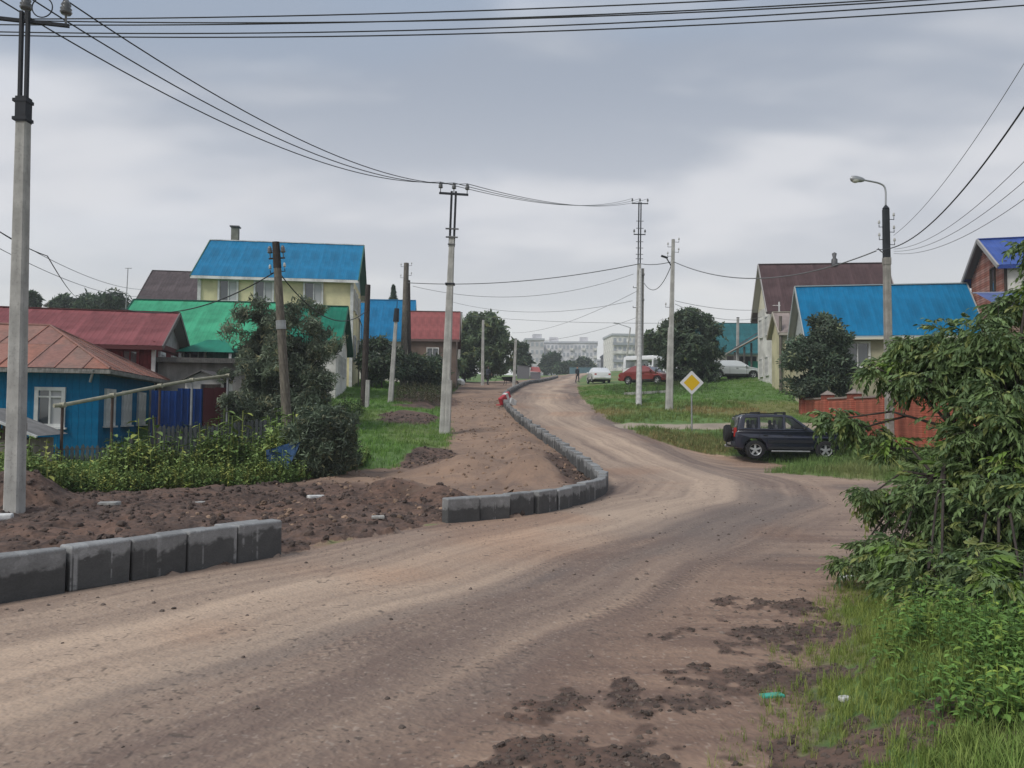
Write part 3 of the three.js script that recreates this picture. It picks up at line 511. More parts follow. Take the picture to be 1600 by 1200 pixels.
wire(leanTop, P(190, 482, 27), 0.55, 0.018, 'slack cable from the leaning wooden pole over the green roof', null, M.wire);
wire(leanTop, P(572, 486, 33), 0.85, 0.018, 'slack cable from the leaning wooden pole to the dark pole', null, M.wire);
wire(P(-60, 318, 15), P(74, 400, 22), 0.12, 0.014, 'cable dropping from the left towards the white gable', null, M.wire); wire(P(74, 400, 22), P(122, 466, 60), 0.2, 0.016, 'kinked end of the cable above the crimson roof', null, M.wire);
for (const [v0, v1] of [[325, 452], [356, 462]]) wire(P(-60, v0, 16), P(235, v1, 40), 0.5, 0.009, 'faint wire slanting down over the crimson roof', 'faint wires over the crimson roof', M.wireGrey);
console.log('poles done');
// ---------------------------------------------------------------- houses
// each roof slope is laid in profiled metal sheets; local frame of a house: x along the ridge, +z to the street side, origin at its near corner
const sheetCache = {};
function sheetGeo(w, len, pitch = 0.24, hgt = 0.007) {
  const key = [w.toFixed(3), len.toFixed(3), pitch, hgt].join(); if (sheetCache[key]) return sheetCache[key];
  const n = Math.max(1, Math.round(w / pitch)), p = w / n, prof = [[0, 0]];
  for (let i = 0; i < n; i++) { const x = i * p; prof.push([x + p * 0.58, 0], [x + p * 0.68, hgt], [x + p * 0.86, hgt]); if (i === n - 1) prof.push([x + p, 0]); else prof.push([x + p * 0.98, 0]); }
  const q = []; for (let i = 0; i + 1 < prof.length; i++) { const [a, b] = prof[i], [c, e] = prof[i + 1]; q.push([[a, b, 0], [a, b, len], [c, e, len], [c, e, 0]]); }
  return sheetCache[key] = quads(q);
}
function tones(c, rough, o, n = 3, amt = 0.07, seed = 1) { const r = rng(seed); return Array.from({ length: n }, () => { const k = 1 + (r() - 0.5) * 2 * amt; return mk(c.map(x => x * k), rough, o); }); }
function slope(roof, x0, x1, y0, z0, y1, z1, sheetW, mats, back, o = {}) { // eave (y0,z0) to ridge (y1,z1)
  const len = Math.hypot(y1 - y0, z1 - z0), a = Math.atan2(y1 - y0, Math.abs(z0 - z1)), n = Math.max(1, Math.round((x1 - x0) / sheetW)), w = (x1 - x0) / n, g = sheetGeo(w, len, o.pitch, o.rib);
  for (let i = 0; i < n; i++) { const m = part('roof_sheet', g, mats[(i * 7 + (i >> 1)) % mats.length], roof); m.position.set(back ? x1 - i * w : x0 + i * w, y1 + (i % 2) * 0.003, z1); m.rotation.set(a, back ? Math.PI : 0, 0, 'YXZ'); }
}
function windowOn(parent, w, h, o = {}) { // a window in the local xy plane facing +z, centre at 0
  const f = o.frame || 0.07, g = [box(w, f, 0.09, 0, h / 2 - f / 2, 0), box(w, f, 0.09, 0, -h / 2 + f / 2, 0), box(f, h - 2 * f, 0.09, -w / 2 + f / 2, 0, 0), box(f, h - 2 * f, 0.09, w / 2 - f / 2, 0, 0)];
  for (const x of o.mull || [0]) g.push(box(0.05, h - 2 * f, 0.07, x * w, 0, 0)); if (o.transom) g.push(box(w - 2 * f, 0.05, 0.068, 0, h * o.transom, 0));
  const win = part('window', merge(g), o.mat || M.white, parent);
  const xs = [-w / 2 + f, ...(o.mull || [0]).map(x => x * w), w / 2 - f];
  for (let i = 0; i + 1 < xs.length; i++) part('pane', box(xs[i + 1] - xs[i] - 0.05, h - 2 * f, 0.012, (xs[i] + xs[i + 1]) / 2, 0, -0.02), o.curtain && i % 2 ? M.curtain : M.glass, win);
  if (o.sill) part('sill', box(w + 0.12, 0.05, 0.16, 0, -h / 2 - 0.03, 0.03), o.mat || M.white, win);
  return win;
}
function house(o) {
  // o: name,label, corner [u,d], side -1 (extends left) or 1 (right), yaw deg, L, W, eave v, ridge v (seen over the gable), mats
  const c = P(o.corner[0], 600, o.corner[1]), yw = THREE.MathUtils.degToRad(o.yaw), d = o.corner[1];
  const gy = H(c.x, d, true) - 0.25, g = base(o.name || 'house', V3(c.x, gy, c.z), o.label, 'house'); g.rotation.y = yw;
  const x0 = o.side < 0 ? -o.L : 0, x1 = o.side < 0 ? 0 : o.L, W = o.W, ov = o.over ?? 0.35;
  const yR = P(o.ridge[0], o.ridge[1], d + W / 2 * Math.cos(yw)).y - gy, kO = o.hip ? 0 : ov / (W / 2), yE = (P(o.corner[0], o.eave, d - ov).y - gy + kO * yR) / (1 + kO); // o.eave is the edge of the overhang
  const lo = Math.min(...[[x0, 0], [x1, 0], [x0, -W], [x1, -W]].map(([x, z]) => { const q = V3(x, 0, z).applyAxisAngle(V3(0, 1, 0), yw); return H(c.x + q.x, d - q.z, true); })) - gy - 0.4;
  // walls and gables as one closed shell
  const wall = part('wall', quads([[[x0, lo, 0], [x1, lo, 0], [x1, yE, 0], [x0, yE, 0]], [[x1, lo, -W], [x0, lo, -W], [x0, yE, -W], [x1, yE, -W]], [[x1, lo, 0], [x1, lo, -W], [x1, yE, -W], [x1, yE, 0]], [[x0, lo, -W], [x0, lo, 0], [x0, yE, 0], [x0, yE, -W]], [[x0, yE - 0.01, 0], [x1, yE - 0.01, 0], [x1, yE - 0.01, -W], [x0, yE - 0.01, -W]]]), o.wall, g);
  if (o.plinth) part('plinth', box(x1 - x0 + 0.08, o.plinth - lo, W + 0.08, (x0 + x1) / 2, (o.plinth + lo) / 2, -W / 2), M.concreteOld, g);
  const sl = (yR - yE) / (W / 2), yO = yE - ov * sl;
  if (!o.hip) {
    const gb = (x, s) => quads([[[x, yE, 0], [x, yE, -W], [x, yR - 0.12, -W / 2]], [[x - s * 0.08, yE, 0], [x - s * 0.08, yE, -W], [x - s * 0.08, yR - 0.12, -W / 2]]]);
    part('gable', gb(x0, -1), o.gable || o.wall, g); part('gable', gb(x1, 1), o.gable || o.wall, g);
    const roof = part('roof', box(x1 - x0 + 2 * ov, 0.05, 0.16, (x0 + x1) / 2, yR + 0.05, -W / 2), o.trim || o.roof[0], g);
    slope(roof, x0 - ov, x1 + ov, yO + 0.03, ov, yR + 0.03, -W / 2, o.sheet || 1.15, o.roof, false, o); slope(roof, x0 - ov, x1 + ov, yO + 0.03, ov, yR + 0.03, -W / 2, o.sheet || 1.15, o.roof, true, o);
    // eave boards and barge boards
    const tr = o.trim || M.white; part('fascia', box(x1 - x0 + 2 * ov, 0.16, 0.04, (x0 + x1) / 2, yO - 0.06, ov - 0.02), tr, roof); part('fascia', box(x1 - x0 + 2 * ov, 0.16, 0.04, (x0 + x1) / 2, yO - 0.06, -W - ov + 0.02), tr, roof);
    part('soffit', quads([[[x0 - ov, yO - 0.03, ov - 0.05], [x1 + ov, yO - 0.03, ov - 0.05], [x1 + ov, yE - 0.03, -0.05], [x0 - ov, yE - 0.03, -0.05]], [[x0 - ov, yO - 0.03, -W - ov + 0.05], [x1 + ov, yO - 0.03, -W - ov + 0.05], [x1 + ov, yE - 0.03, -W + 0.05], [x0 - ov, yE - 0.03, -W + 0.05]]]), tr, roof);
    for (const x of [x0 - ov, x1 + ov]) for (const s of [-1, 1]) part('barge_board', beam(V3(x, yO - 0.05, s > 0 ? ov : -W - ov), V3(x, yR - 0.02, -W / 2), o.bw || 0.05, 0.17), o.barge || tr, roof);
    if (o.side && ov > 0.2) for (const x of [x0, x1]) { const s = x === x0 ? -1 : 1; part('eave_lining', quads([[[x + s * 0.01, yE - 0.05, 0], [x + s * ov, yE - 0.05, 0], [x + s * ov, yR - 0.06, -W / 2], [x + s * 0.01, yR - 0.06, -W / 2]], [[x + s * 0.01, yE - 0.05, -W], [x + s * ov, yE - 0.05, -W], [x + s * ov, yR - 0.06, -W / 2], [x + s * 0.01, yR - 0.06, -W / 2]]]), o.lining || tr, roof); }
  }
  return { g, wall, x0, x1, W, yE, yR, yO, ov, lo };
}
const corr = { rough: 0.5, o: { map: 'metal', size: 2.5 } };
const roofM = (c, seed, amt = 0.05, rough = 0.45, map = 'metal') => tones(c, rough, { map, size: 2.6, spec: 0.18 }, 3, amt, seed);
const C = { blue: [0.014, 0.185, 0.36], blueDeep: [0.018, 0.16, 0.36], crimson: [0.265, 0.090, 0.095], green: [0.062, 0.36, 0.20], greenDark: [0.018, 0.20, 0.13], brown: [0.115, 0.092, 0.095], chocolate: [0.105, 0.066, 0.068], redRoof: [0.31, 0.095, 0.09], teal: [0.03, 0.135, 0.15], violet: [0.052, 0.105, 0.36] };
const siding = c => mk(c, 0.75, { map: 'grime', size: 4 });

// blue timber house with a rusty hipped roof
{
  const wallBlue = tones([0.003, 0.17, 0.35], 0.7, { map: 'grime', size: 1.4, spec: 0.15 }, 4, 0.035, 8);
  const L = 10, W = 7;
  const h = house({ name: 'timber_house', label: 'low blue timber house with a rusty hipped roof and white windows', corner: [152, 24], side: -1, yaw: 12, L, W, eave: 571, ridge: [92, 512], wall: wallBlue[0], hip: true });
  const { g, yE, yR, lo } = h, ov = 0.5, inset = 2.6;
  // vertical boards on the two faces in view
  const bh = yE - lo - 0.02, bw = 0.19, bG = [box(bw - 0.006, bh, 0.03), box(bw - 0.006, bh, 0.036)];
  for (let x = -L + bw / 2, i = 0; x < 0; x += bw, i++) part('wall_board', bG[i % 2], wallBlue[(i * 5 + (i >> 2)) % 4], h.wall).position.set(x, lo + bh / 2, 0.012);
  for (let z = -bw / 2, i = 0; z > -W; z -= bw, i++) { const b = part('wall_board', bG[i % 2], wallBlue[(i * 3 + (i >> 2)) % 4], h.wall); b.position.set(0.012, lo + bh / 2, z); b.rotation.y = Math.PI / 2; }
  const rustM = [mk([0.95, 0.95, 0.95], 0.75, { map: 'rust', size: 3 }), mk([0.82, 0.86, 0.9], 0.75, { map: 'rust', size: 3 }), mk([1.0, 0.9, 0.84], 0.75, { map: 'rust', size: 3 }), mk([0.88, 0.98, 1.0], 0.8, { map: 'rust', size: 3 })];
  const sl = (yR - yE) / (W / 2), yO = yE - ov * sl * 0.5;
  const roof = part('roof', merge([bar(V3(-L + inset, yR + 0.02, -W / 2), V3(-inset, yR + 0.02, -W / 2), 0.05, 0.05, 6), bar(V3(-inset, yR + 0.02, -W / 2), V3(ov, yO + 0.03, ov), 0.04, 0.04, 6), bar(V3(-inset, yR + 0.02, -W / 2), V3(ov, yO + 0.03, -W - ov), 0.04, 0.04, 6), bar(V3(-L + inset, yR + 0.02, -W / 2), V3(-L - ov, yO + 0.03, ov), 0.04, 0.04, 6)]), rustM[1], g);
  let k = 0; const sheet = (pts) => { const n = V3(); part('roof_sheet', quads(pts), rustM[(k * 3 + (k >> 2)) % 4], roof).position.y = (k++ % 3) * 0.006; };
  const face = (A, B, Rt, Rb, w) => { // eave A->B, ridge Rb (above A side) -> Rt (above B side); strips square to the eave
    const e = B.clone().sub(A), n = Math.round(e.length() / w), up = V3(); const t0 = Rb.clone().sub(A).dot(e) / e.lengthSq(), t1 = Rt.clone().sub(A).dot(e) / e.lengthSq();
    const foot = A.clone().addScaledVector(e, t0), rise = Rb.clone().sub(foot), top = t => t < t0 ? t / t0 : t > t1 ? (1 - t) / (1 - t1) : 1;
    for (let i = 0; i < n; i++) { const ts = [i / n, (i + 1) / n]; for (const q of [t0, t1]) if (q > ts[0] + 1e-4 && q < ts[ts.length - 1] - 1e-4) ts.splice(1, 0, q);
      ts.sort((a, b) => a - b); const cuts = [0, 0.52, 1];
      for (let c2 = 0; c2 < 2; c2++) { const list = []; for (let j = 0; j + 1 < ts.length; j++) { const pt = (t, v) => A.clone().addScaledVector(e, t).addScaledVector(rise, Math.min(v, top(t))).toArray(); if (Math.max(top(ts[j]), top(ts[j + 1])) <= cuts[c2] + 0.02) continue; list.push([pt(ts[j], cuts[c2]), pt(ts[j + 1], cuts[c2]), pt(ts[j + 1], cuts[c2 + 1]), pt(ts[j], cuts[c2 + 1])]); } if (list.length) sheet(list); }
      const t = i / n; if (top(t) > 0.05 && i) part('seam', beam(A.clone().addScaledVector(e, t), A.clone().addScaledVector(e, t).addScaledVector(rise, top(t)), 0.025, 0.035).translate(0, 0.02, 0), rustM[i % 4], roof); } };
  face(V3(-L - ov, yO, ov), V3(ov, yO, ov), V3(-inset, yR, -W / 2), V3(-L + inset, yR, -W / 2), 0.8);
  face(V3(ov, yO, ov), V3(ov, yO, -W - ov), V3(-inset, yR, -W / 2), V3(-inset, yR, -W / 2), 0.8);
  face(V3(ov, yO, -W - ov), V3(-L - ov, yO, -W - ov), V3(-L + inset, yR, -W / 2), V3(-inset, yR, -W / 2), 1.4);
  face(V3(-L - ov, yO, -W - ov), V3(-L - ov, yO, ov), V3(-L + inset, yR, -W / 2), V3(-L + inset, yR, -W / 2), 1.4);
  const fm = mk([0.30, 0.29, 0.27], 0.8, { map: 'wood', size: 1 });
  part('fascia', box(L + 2 * ov, 0.13, 0.04, -L / 2, yO - 0.075, ov - 0.03), fm, roof); part('fascia', box(0.04, 0.13, W + 2 * ov - 0.1, ov - 0.03, yO - 0.075, -W / 2), fm, roof);
  part('soffit', quads([[[-L - ov, yO - 0.13, ov - 0.06], [ov - 0.06, yO - 0.13, ov - 0.06], [ov - 0.06, yO - 0.13, -W - ov], [-L - ov, yO - 0.13, -W - ov]]]), fm, roof);
  const w1 = windowOn(g, 0.86, 1.24, { frame: 0.11, transom: 0.26, sill: true, curtain: true }); w1.position.set(-1.30, yE - 1.30, 0.06);
  for (let i = 0; i < 3; i++) { const w = windowOn(g, 1.02, 1.2, { frame: 0.1, mull: [], sill: true }); w.position.set(0.06, yE - 1.28, -1.15 - i * 1.95); w.rotation.y = Math.PI / 2; for (const q of [-1, 1]) part('shutter', box(0.405, 1.0, 0.03, q * 0.205, 0, 0.02), M.white, w); }
  const gut = part('drain_pipe', bar(V3(-0.1, yO - 0.4, ov - 0.15), V3(0.02, yO - 0.02, ov - 0.02), 0.04, 0.04, 6), M.galv, g);
}
// crimson roofed house
{
  const wallRed = mk([0.17, 0.028, 0.030], 0.75, { map: 'wood', size: 1.2 });
  const h = house({ label: 'dark red house with a crimson metal roof and grey gable', corner: [238, 31], side: -1, yaw: 12, L: 13, W: 5.2, eave: 541, ridge: [262, 490], wall: wallRed, gable: mk([0.46, 0.44, 0.43], 0.85, { map: 'wood', size: 1 }), roof: roofM(C.crimson, 3, 0.06, 0.6, 'grime'), trim: mk([0.10, 0.035, 0.035], 0.7), barge: mk([0.16, 0.14, 0.135], 0.8), over: 0.45, lining: mk([0.30, 0.28, 0.27], 0.8) });
  const { g, yE, W } = h;
  for (const z of [-1.3, -3.6]) { const w = windowOn(g, 0.95, 1.2, { frame: 0.12, mull: [-0.17, 0.17] }); w.position.set(0.05, yE - 0.95, z); w.rotation.y = Math.PI / 2; }
  for (const x of [-0.85, -2.6]) { const w = windowOn(g, 0.7, 1.1, { frame: 0.1 , mat: wallRed }); w.position.set(x, yE - 0.9, 0.05); }
  for (const [x, z] of [[0.03, 0.03], [0.03, -W - 0.03]]) part('corner_board', box(0.14, yE - h.lo - 0.2, 0.14, x, (yE + h.lo) / 2, z), M.white, g);
  part('cornice', box(0.06, 0.22, W + 0.3, 0.06, yE - 0.13, -W / 2), mk([0.14, 0.05, 0.05], 0.8), g);
}
// light green roof and its darker green neighbour
{
  const h = house({ label: 'house under a long bright green metal roof', corner: [405, 36.5], side: -1, yaw: 6, L: 6.6, W: 6.4, eave: 546, ridge: [398, 474], wall: mk([0.07, 0.20, 0.17], 0.8, { map: 'wood', size: 1.2 }), roof: roofM(C.green, 5, 0.08, 0.5, 'grime'), trim: mk([0.02, 0.10, 0.075], 0.7), over: 0.4 });
  for (const x of [-4.9, -3.0]) { const w = windowOn(h.g, 1.1, 0.9, { frame: 0.1, mull: [-0.17, 0.17] }); w.position.set(x, h.yE - 0.62, 0.05); }
  const porch = part('porch_roof', merge([quads([[[-1.6, h.yE + 0.15, 0.05], [-0.8, h.yE - 0.55, 1.6], [-3.4, h.yE - 0.55, 1.6], [-2.4, h.yE + 0.15, 0.05]]])]), roofM(C.greenDark, 4)[0], h.g); part('porch_post', box(0.1, 2.2, 0.1, -3.2, h.yE - 1.7, 1.45), M.white, porch); part('porch_post', box(0.1, 2.2, 0.1, -1.0, h.yE - 1.7, 1.45), M.white, porch);
  const h2 = house({ label: 'house with a dark green roof and white end wall behind the big shrub', corner: [524, 38], side: -1, yaw: 6, L: 3.6, W: 5, eave: 541, ridge: [530, 480], wall: M.whiteWall, roof: roofM(C.greenDark, 6, 0.08, 0.5, 'grime'), trim: mk([0.02, 0.09, 0.06], 0.7), over: 0.3 });
  for (const z of [-1.6, -3.3]) { const w = windowOn(h2.g, 0.8, 1.1, {}); w.position.set(0.05, h2.yE - 1.1, z); w.rotation.y = Math.PI / 2; }
}
// tall yellow house with a blue roof
{
  const cream = siding([0.80, 0.72, 0.44]);
  const h = house({ label: 'tall pale yellow house with a bright blue metal roof', corner: [547, 45], side: -1, yaw: 7, L: 8.6, W: 7.2, eave: 438, ridge: [566, 384], wall: cream, gable: mk([0.40, 0.50, 0.52], 0.8), roof: roofM(C.blue, 9, 0.035, 0.42), trim: M.white, barge: mk([0.045, 0.13, 0.09], 0.6), over: 0.42, lining: mk([0.07, 0.17, 0.14], 0.7) });
  const { g, yE, yR, W, lo } = h;
  for (let y = yE - 0.22, i = 0; y > yE - 4.2; y -= 0.3, i++) part('siding_board', box(8.5, 0.285, 0.03, -4.3, y - 0.1, 0.01).rotateX(-0.03), cream, h.wall);
  for (const x of [-7.0, -5.0, -2.2]) { const w = windowOn(g, 1.15, 1.35, { frame: 0.11, mull: [0.02], curtain: true }); w.position.set(x, yE - 1.05, 0.08); }
  for (const z of [-1.6, -3.2, -5.4]) { const w = windowOn(g, 0.8, 1.3, { frame: 0.09 }); w.position.set(0.06, yE - 1.2, z); w.rotation.y = Math.PI / 2; }
  for (const z of [-2.2, -5.2]) { const w = windowOn(g, 1.0, 1.6, { frame: 0.09 }); w.position.set(0.06, yE - 4.1, z); w.rotation.y = Math.PI / 2; }
  for (const x of [-8.6, 0.02]) part('corner_board', box(0.18, yE - lo - 0.1, 0.18, x, (yE + lo) / 2 - 0.1, 0.03), M.white, g);
  const ch = part('chimney', box(0.42, 1.1, 0.42, -7.6, yR + 0.35, -W / 2 - 0.3), mk([0.22, 0.23, 0.19], 0.9, { map: 'grime', size: 1 }), g); part('chimney_cap', box(0.58, 0.07, 0.58, -7.6, yR + 0.98, -W / 2 - 0.3), M.steel, ch);
  part('entrance_arch', merge([bar(V3(0.4, lo, -1.0), V3(0.4, lo + 4.6, -1.0), 0.03, 0.03, 6), bar(V3(0.4, lo, -3.2), V3(0.4, lo + 4.4, -3.2), 0.03, 0.03, 6), bar(V3(0.4, lo + 4.6, -1.0), V3(0.4, lo + 4.4, -3.2), 0.03, 0.03, 6)]), M.steel, g);
}
house({ label: 'brown tiled roof showing behind the yellow house', corner: [330, 55], side: -1, yaw: 8, L: 5.0, W: 7, eave: 478, ridge: [322, 427], wall: siding([0.5, 0.45, 0.35]), roof: roofM(C.brown, 12, 0.05, 0.7, 'grime'), trim: mk([0.09, 0.075, 0.075], 0.7), over: 0.3 });
{ const h = house({ label: 'small house with a blue roof in two shades behind the poles', corner: [638, 60], side: -1, yaw: 4, L: 4.6, W: 7, eave: 531, ridge: [632, 470], wall: M.whiteWall, roof: roofM([0.012, 0.175, 0.36], 14, 0.05, 0.45), trim: mk([0.03, 0.22, 0.42], 0.6), over: 0.3, sheet: 1.4 }); const w = windowOn(h.g, 1, 1.1, {}); w.position.set(-1.5, h.yE - 1.2, 0.05); }
{ const h = house({ label: 'small house under a faded red striped metal roof', corner: [712, 56], side: -1, yaw: 3, L: 3.4, W: 6, eave: 531, ridge: [706, 488], wall: siding([0.22, 0.16, 0.13]), roof: tones(C.redRoof, 0.6, { map: 'metal', size: 2 }, 4, 0.14, 21), trim: mk([0.16, 0.11, 0.10], 0.8), over: 0.25, sheet: 0.55 }); const w = windowOn(h.g, 0.9, 0.9, {}); w.position.set(-1.7, h.yE - 1.2, 0.05); }
// far white gable house over the crimson roof
{ const h = house({ label: 'far little white gabled house above the crimson roof', corner: [112, 88], side: 1, yaw: 78, L: 5, W: 3.6, eave: 476, ridge: [128, 463], wall: M.whiteWall, roof: roofM(C.brown, 13), trim: mk([0.16, 0.15, 0.15], 0.8), over: 0.3 }); const w = windowOn(h.g, 0.8, 1.0, {}); w.position.set(1.2, h.yE - 1.0, 0.05); }
// far left shed with a white roof edge
{
  const c = P(58, 600, 19.5), gy = H(c.x, 19.5, true) - 0.1, g = base('shed', V3(c.x, gy, c.z), 'low brown plank shed with a white edged roof before the blue house', 'shed'); g.rotation.y = 0.25;
  const brown = tones([0.13, 0.095, 0.08], 0.9, { map: 'wood', size: 0.6 }, 3, 0.15, 31), tan = mk([0.34, 0.29, 0.26], 0.9, { map: 'grime', size: 1 });
  part('wall', box(2.6, 1.25, 2.0, -1.5, 0.4, -1.1), tan, g); part('gable', quads([[[-2.8, 1.02, -0.08], [-0.2, 1.02, -0.08], [-1.5, 1.65, -0.08]]]), brown[0], g);
  for (let i = 0; i < 9; i++) part('plank', box(0.26, 0.42, 0.03, -2.66 + i * 0.29, 1.23, -0.05), brown[i % 3], g);
  const roof = part('roof', quads([[[-1.5, 1.82, 0.25], [0.1, 1.12, 0.25], [0.1, 1.12, -2.3], [-1.5, 1.82, -2.3]], [[-1.5, 1.82, 0.25], [-3.1, 1.12, 0.25], [-3.1, 1.12, -2.3], [-1.5, 1.82, -2.3]]]), mk([0.25, 0.24, 0.23], 0.8, { map: 'grime', size: 1 }), g);
  for (const s of [-1, 1]) part('barge_board', beam(V3(-1.5, 1.80, 0.28), V3(-1.5 + s * 1.62, 1.10, 0.28), 0.06, 0.09), M.white, roof);
}
// grey shed, white porch gable, blue sheet fence and dark red gate behind the picket fence
{
  const g = base('grey_shed', P(372, 640, 32).setY(H(P(372, 600, 32).x, 32, true) - 0.1), 'grey lean-to shed with a flat weathered roof beside the big shrub', 'shed'); g.rotation.y = 0.16;
  const y = P(372, 566, 32).y - g.position.y;
  part('wall', box(3.4, y + 0.3, 2.6, -1.5, y / 2 - 0.15, -1.3), mk([0.30, 0.29, 0.27], 0.9, { map: 'concrete', size: 2 }), g); part('roof', box(3.8, 0.12, 3.1, -1.5, y + 0.06, -1.25), mk([0.15, 0.135, 0.125], 0.9, { map: 'grime', size: 1 }), g); part('roof_edge', box(3.8, 0.2, 0.06, -1.5, y + 0.03, 0.34), M.woodGrey, g);
}
{
  const d = 29.5, a = P(283, 600, d), b = P(349, 600, d), y0 = H(a.x, d, true), g = base('porch', V3((a.x + b.x) / 2, y0, -d), 'small white porch with a dark gabled roof behind the blue fence', 'porch'), w = b.x - a.x, yt = P(316, 578, d).y - y0, ye = P(316, 592, d).y - y0;
  part('wall', box(w * 0.86, ye + 0.2, 1.2, 0, ye / 2 - 0.1, -0.7), M.whiteWall, g); part('gable', quads([[[-w * 0.43, ye, -0.09], [w * 0.43, ye, -0.09], [0, yt - 0.05, -0.09]]]), M.whiteWall, g);
  const roof = part('roof', quads([[[0, yt, 0.1], [w / 2, ye - 0.05, 0.1], [w / 2, ye - 0.05, -1.5], [0, yt, -1.5]], [[0, yt, 0.1], [-w / 2, ye - 0.05, 0.1], [-w / 2, ye - 0.05, -1.5], [0, yt, -1.5]]]), mk([0.09, 0.08, 0.08], 0.8), g); for (const s of [-1, 1]) part('barge_board', beam(V3(0, yt - 0.02, 0.12), V3(s * w / 2, ye - 0.07, 0.12), 0.05, 0.12), M.woodGrey, roof); part('door', box(0.75, 1.5, 0.05, 0.3, ye - 0.95, -0.06), M.woodDark, g);
}
function panelFence(name, label, a, b, h, pw, mats, o = {}) {
  const g = base(name, a, label, 'fence'), dir = b.clone().sub(a); dir.y = 0; const L = dir.length(); g.rotation.y = Math.atan2(-dir.z, dir.x); const n = Math.max(1, Math.round(L / pw)), w = L / n, r = rng(o.seed || 3);
  const geos = [0, 1, 2].map(k => o.rib ? sheetGeo(w, h + k * 0.0, 0.2, 0.025).clone().rotateX(Math.PI / 2).translate(-w / 2, h, 0) : (o.pointed ? (() => { const s = new THREE.Shape(); const q = w * o.fill / 2; s.moveTo(-q, 0); s.lineTo(q, 0); s.lineTo(q, h - 0.06 + k * 0.015); s.lineTo(0, h + k * 0.02); s.lineTo(-q, h - 0.06 + k * 0.015); return muv(new THREE.ExtrudeGeometry(s, { depth: 0.022, bevelEnabled: false })); })() : box(w * (o.fill || 0.94), h + k * 0.02, 0.025, 0, (h + k * 0.02) / 2, 0)));
  const gy = t => { const x = a.x + dir.x * t, z = a.z + dir.z * t; return (o.level ? mix(a.y, b.y, t) : HG(x, z)) - a.y; };
  for (let i = 0; i < n; i++) { const t = (i + 0.5) / n, m = part(o.piece || 'panel', geos[i % 3], mats[Math.floor(r() * mats.length)], g); m.position.set(t * L, gy(t) + (o.lift || 0), 0); m.rotation.z = (r() - 0.5) * (o.tilt || 0); }
  const np = Math.max(1, Math.round(L / (o.post || 2.4))); for (let i = 0; i <= np; i++) { const t = i / np; part('post', box(o.pt || 0.1, h + 0.35 + (o.ph || 0), o.pt || 0.1), o.postMat || M.woodDark, g).position.set(t * L, gy(t) + (h + (o.ph || 0)) / 2, -0.08); }
  for (const k of [0.22, 0.8]) part('rail', beam(V3(0, gy(0) + h * k, -0.035), V3(L, gy(1) + h * k, -0.035), 0.035, 0.06), o.postMat || M.woodDark, g);
  return g;
}
const gp = (u, d) => { const p = P(u, 640, d); p.y = HG(p.x, p.z); return p; };
{
  const cob = tones([0.010, 0.055, 0.24], 0.5, { map: 'grime', size: 2 }, 3, 0.12, 6), h = P(300, 607, 27.5).y - gp(300, 27.5).y;
  panelFence('sheet_fence', 'cobalt blue sheet metal fence beside the blue timber house', gp(236, 26.6), gp(316, 27.6), h, 0.9, cob, { rib: true, piece: 'sheet', postMat: M.steel, post: 1.4 });
  panelFence('gate', 'dark maroon metal gate at the end of the blue fence', gp(317, 27.6), gp(352, 28), h, 0.42, tones([0.075, 0.016, 0.02], 0.6, {}, 2, 0.1, 2), { piece: 'board', fill: 0.98, postMat: M.steelDark, post: 2 });
  panelFence('picket_fence', 'dark grey picket fence between the weeds and the big shrub', gp(240, 22.6), gp(452, 23.2), 1.0, 0.125, tones([0.072, 0.078, 0.083], 0.9, { map: 'wood', size: 0.4 }, 4, 0.25, 9), { piece: 'picket', pointed: true, fill: 0.72, tilt: 0.03, postMat: mk([0.035, 0.035, 0.04], 0.9), post: 1.75, ph: 0.14, lift: 0.04 });
  panelFence('low_picket_fence', 'low blue grey picket fence in the weeds below the blue house', gp(38, 22.0), gp(205, 22.8), 0.46, 0.13, tones([0.13, 0.155, 0.165], 0.9, { map: 'wood', size: 0.4 }, 4, 0.25, 19), { piece: 'picket', pointed: true, fill: 0.7, tilt: 0.06, postMat: M.woodGrey, post: 2.2 });
}
// raised gas pipe on posts
{
  const pts = [P(84, 634, 20.6), P(98, 633, 20.8), P(176, 618, 22.4), P(250, 603, 24.4), P(300, 594, 25.8), P(356, 587, 27.4)], g = base('gas_pipe', V3(pts[0].x, HG(pts[0].x, pts[0].z), pts[0].z), 'raised yellowish gas pipe on thin posts in front of the blue house', 'pipe'), lp = pts.map(p => p.clone().sub(g.position));
  const yel = mk([0.42, 0.40, 0.30], 0.6, { map: 'grime', size: 1 }), rustP = mk([0.10, 0.065, 0.055], 0.9, { map: 'grime', size: 0.6 });
  part('pipe', merge(lp.slice(0, -1).map((p, i) => bar(p, lp[i + 1], 0.055, 0.055, 10))), yel, g);
  for (const i of [1, 2, 3, 4, 5]) { const b = lp[i].clone(); b.y = HG(pts[i].x, pts[i].z) - g.position.y - 0.2; part('post', bar(b, lp[i], 0.04, 0.04, 8), i < 4 ? rustP : M.galv, g); part('joint', bar(lp[i].clone().add(V3(-0.07, -0.01, 0)), lp[i].clone().add(V3(0.07, 0.01, 0)), 0.075, 0.075, 10), yel, g); }
}
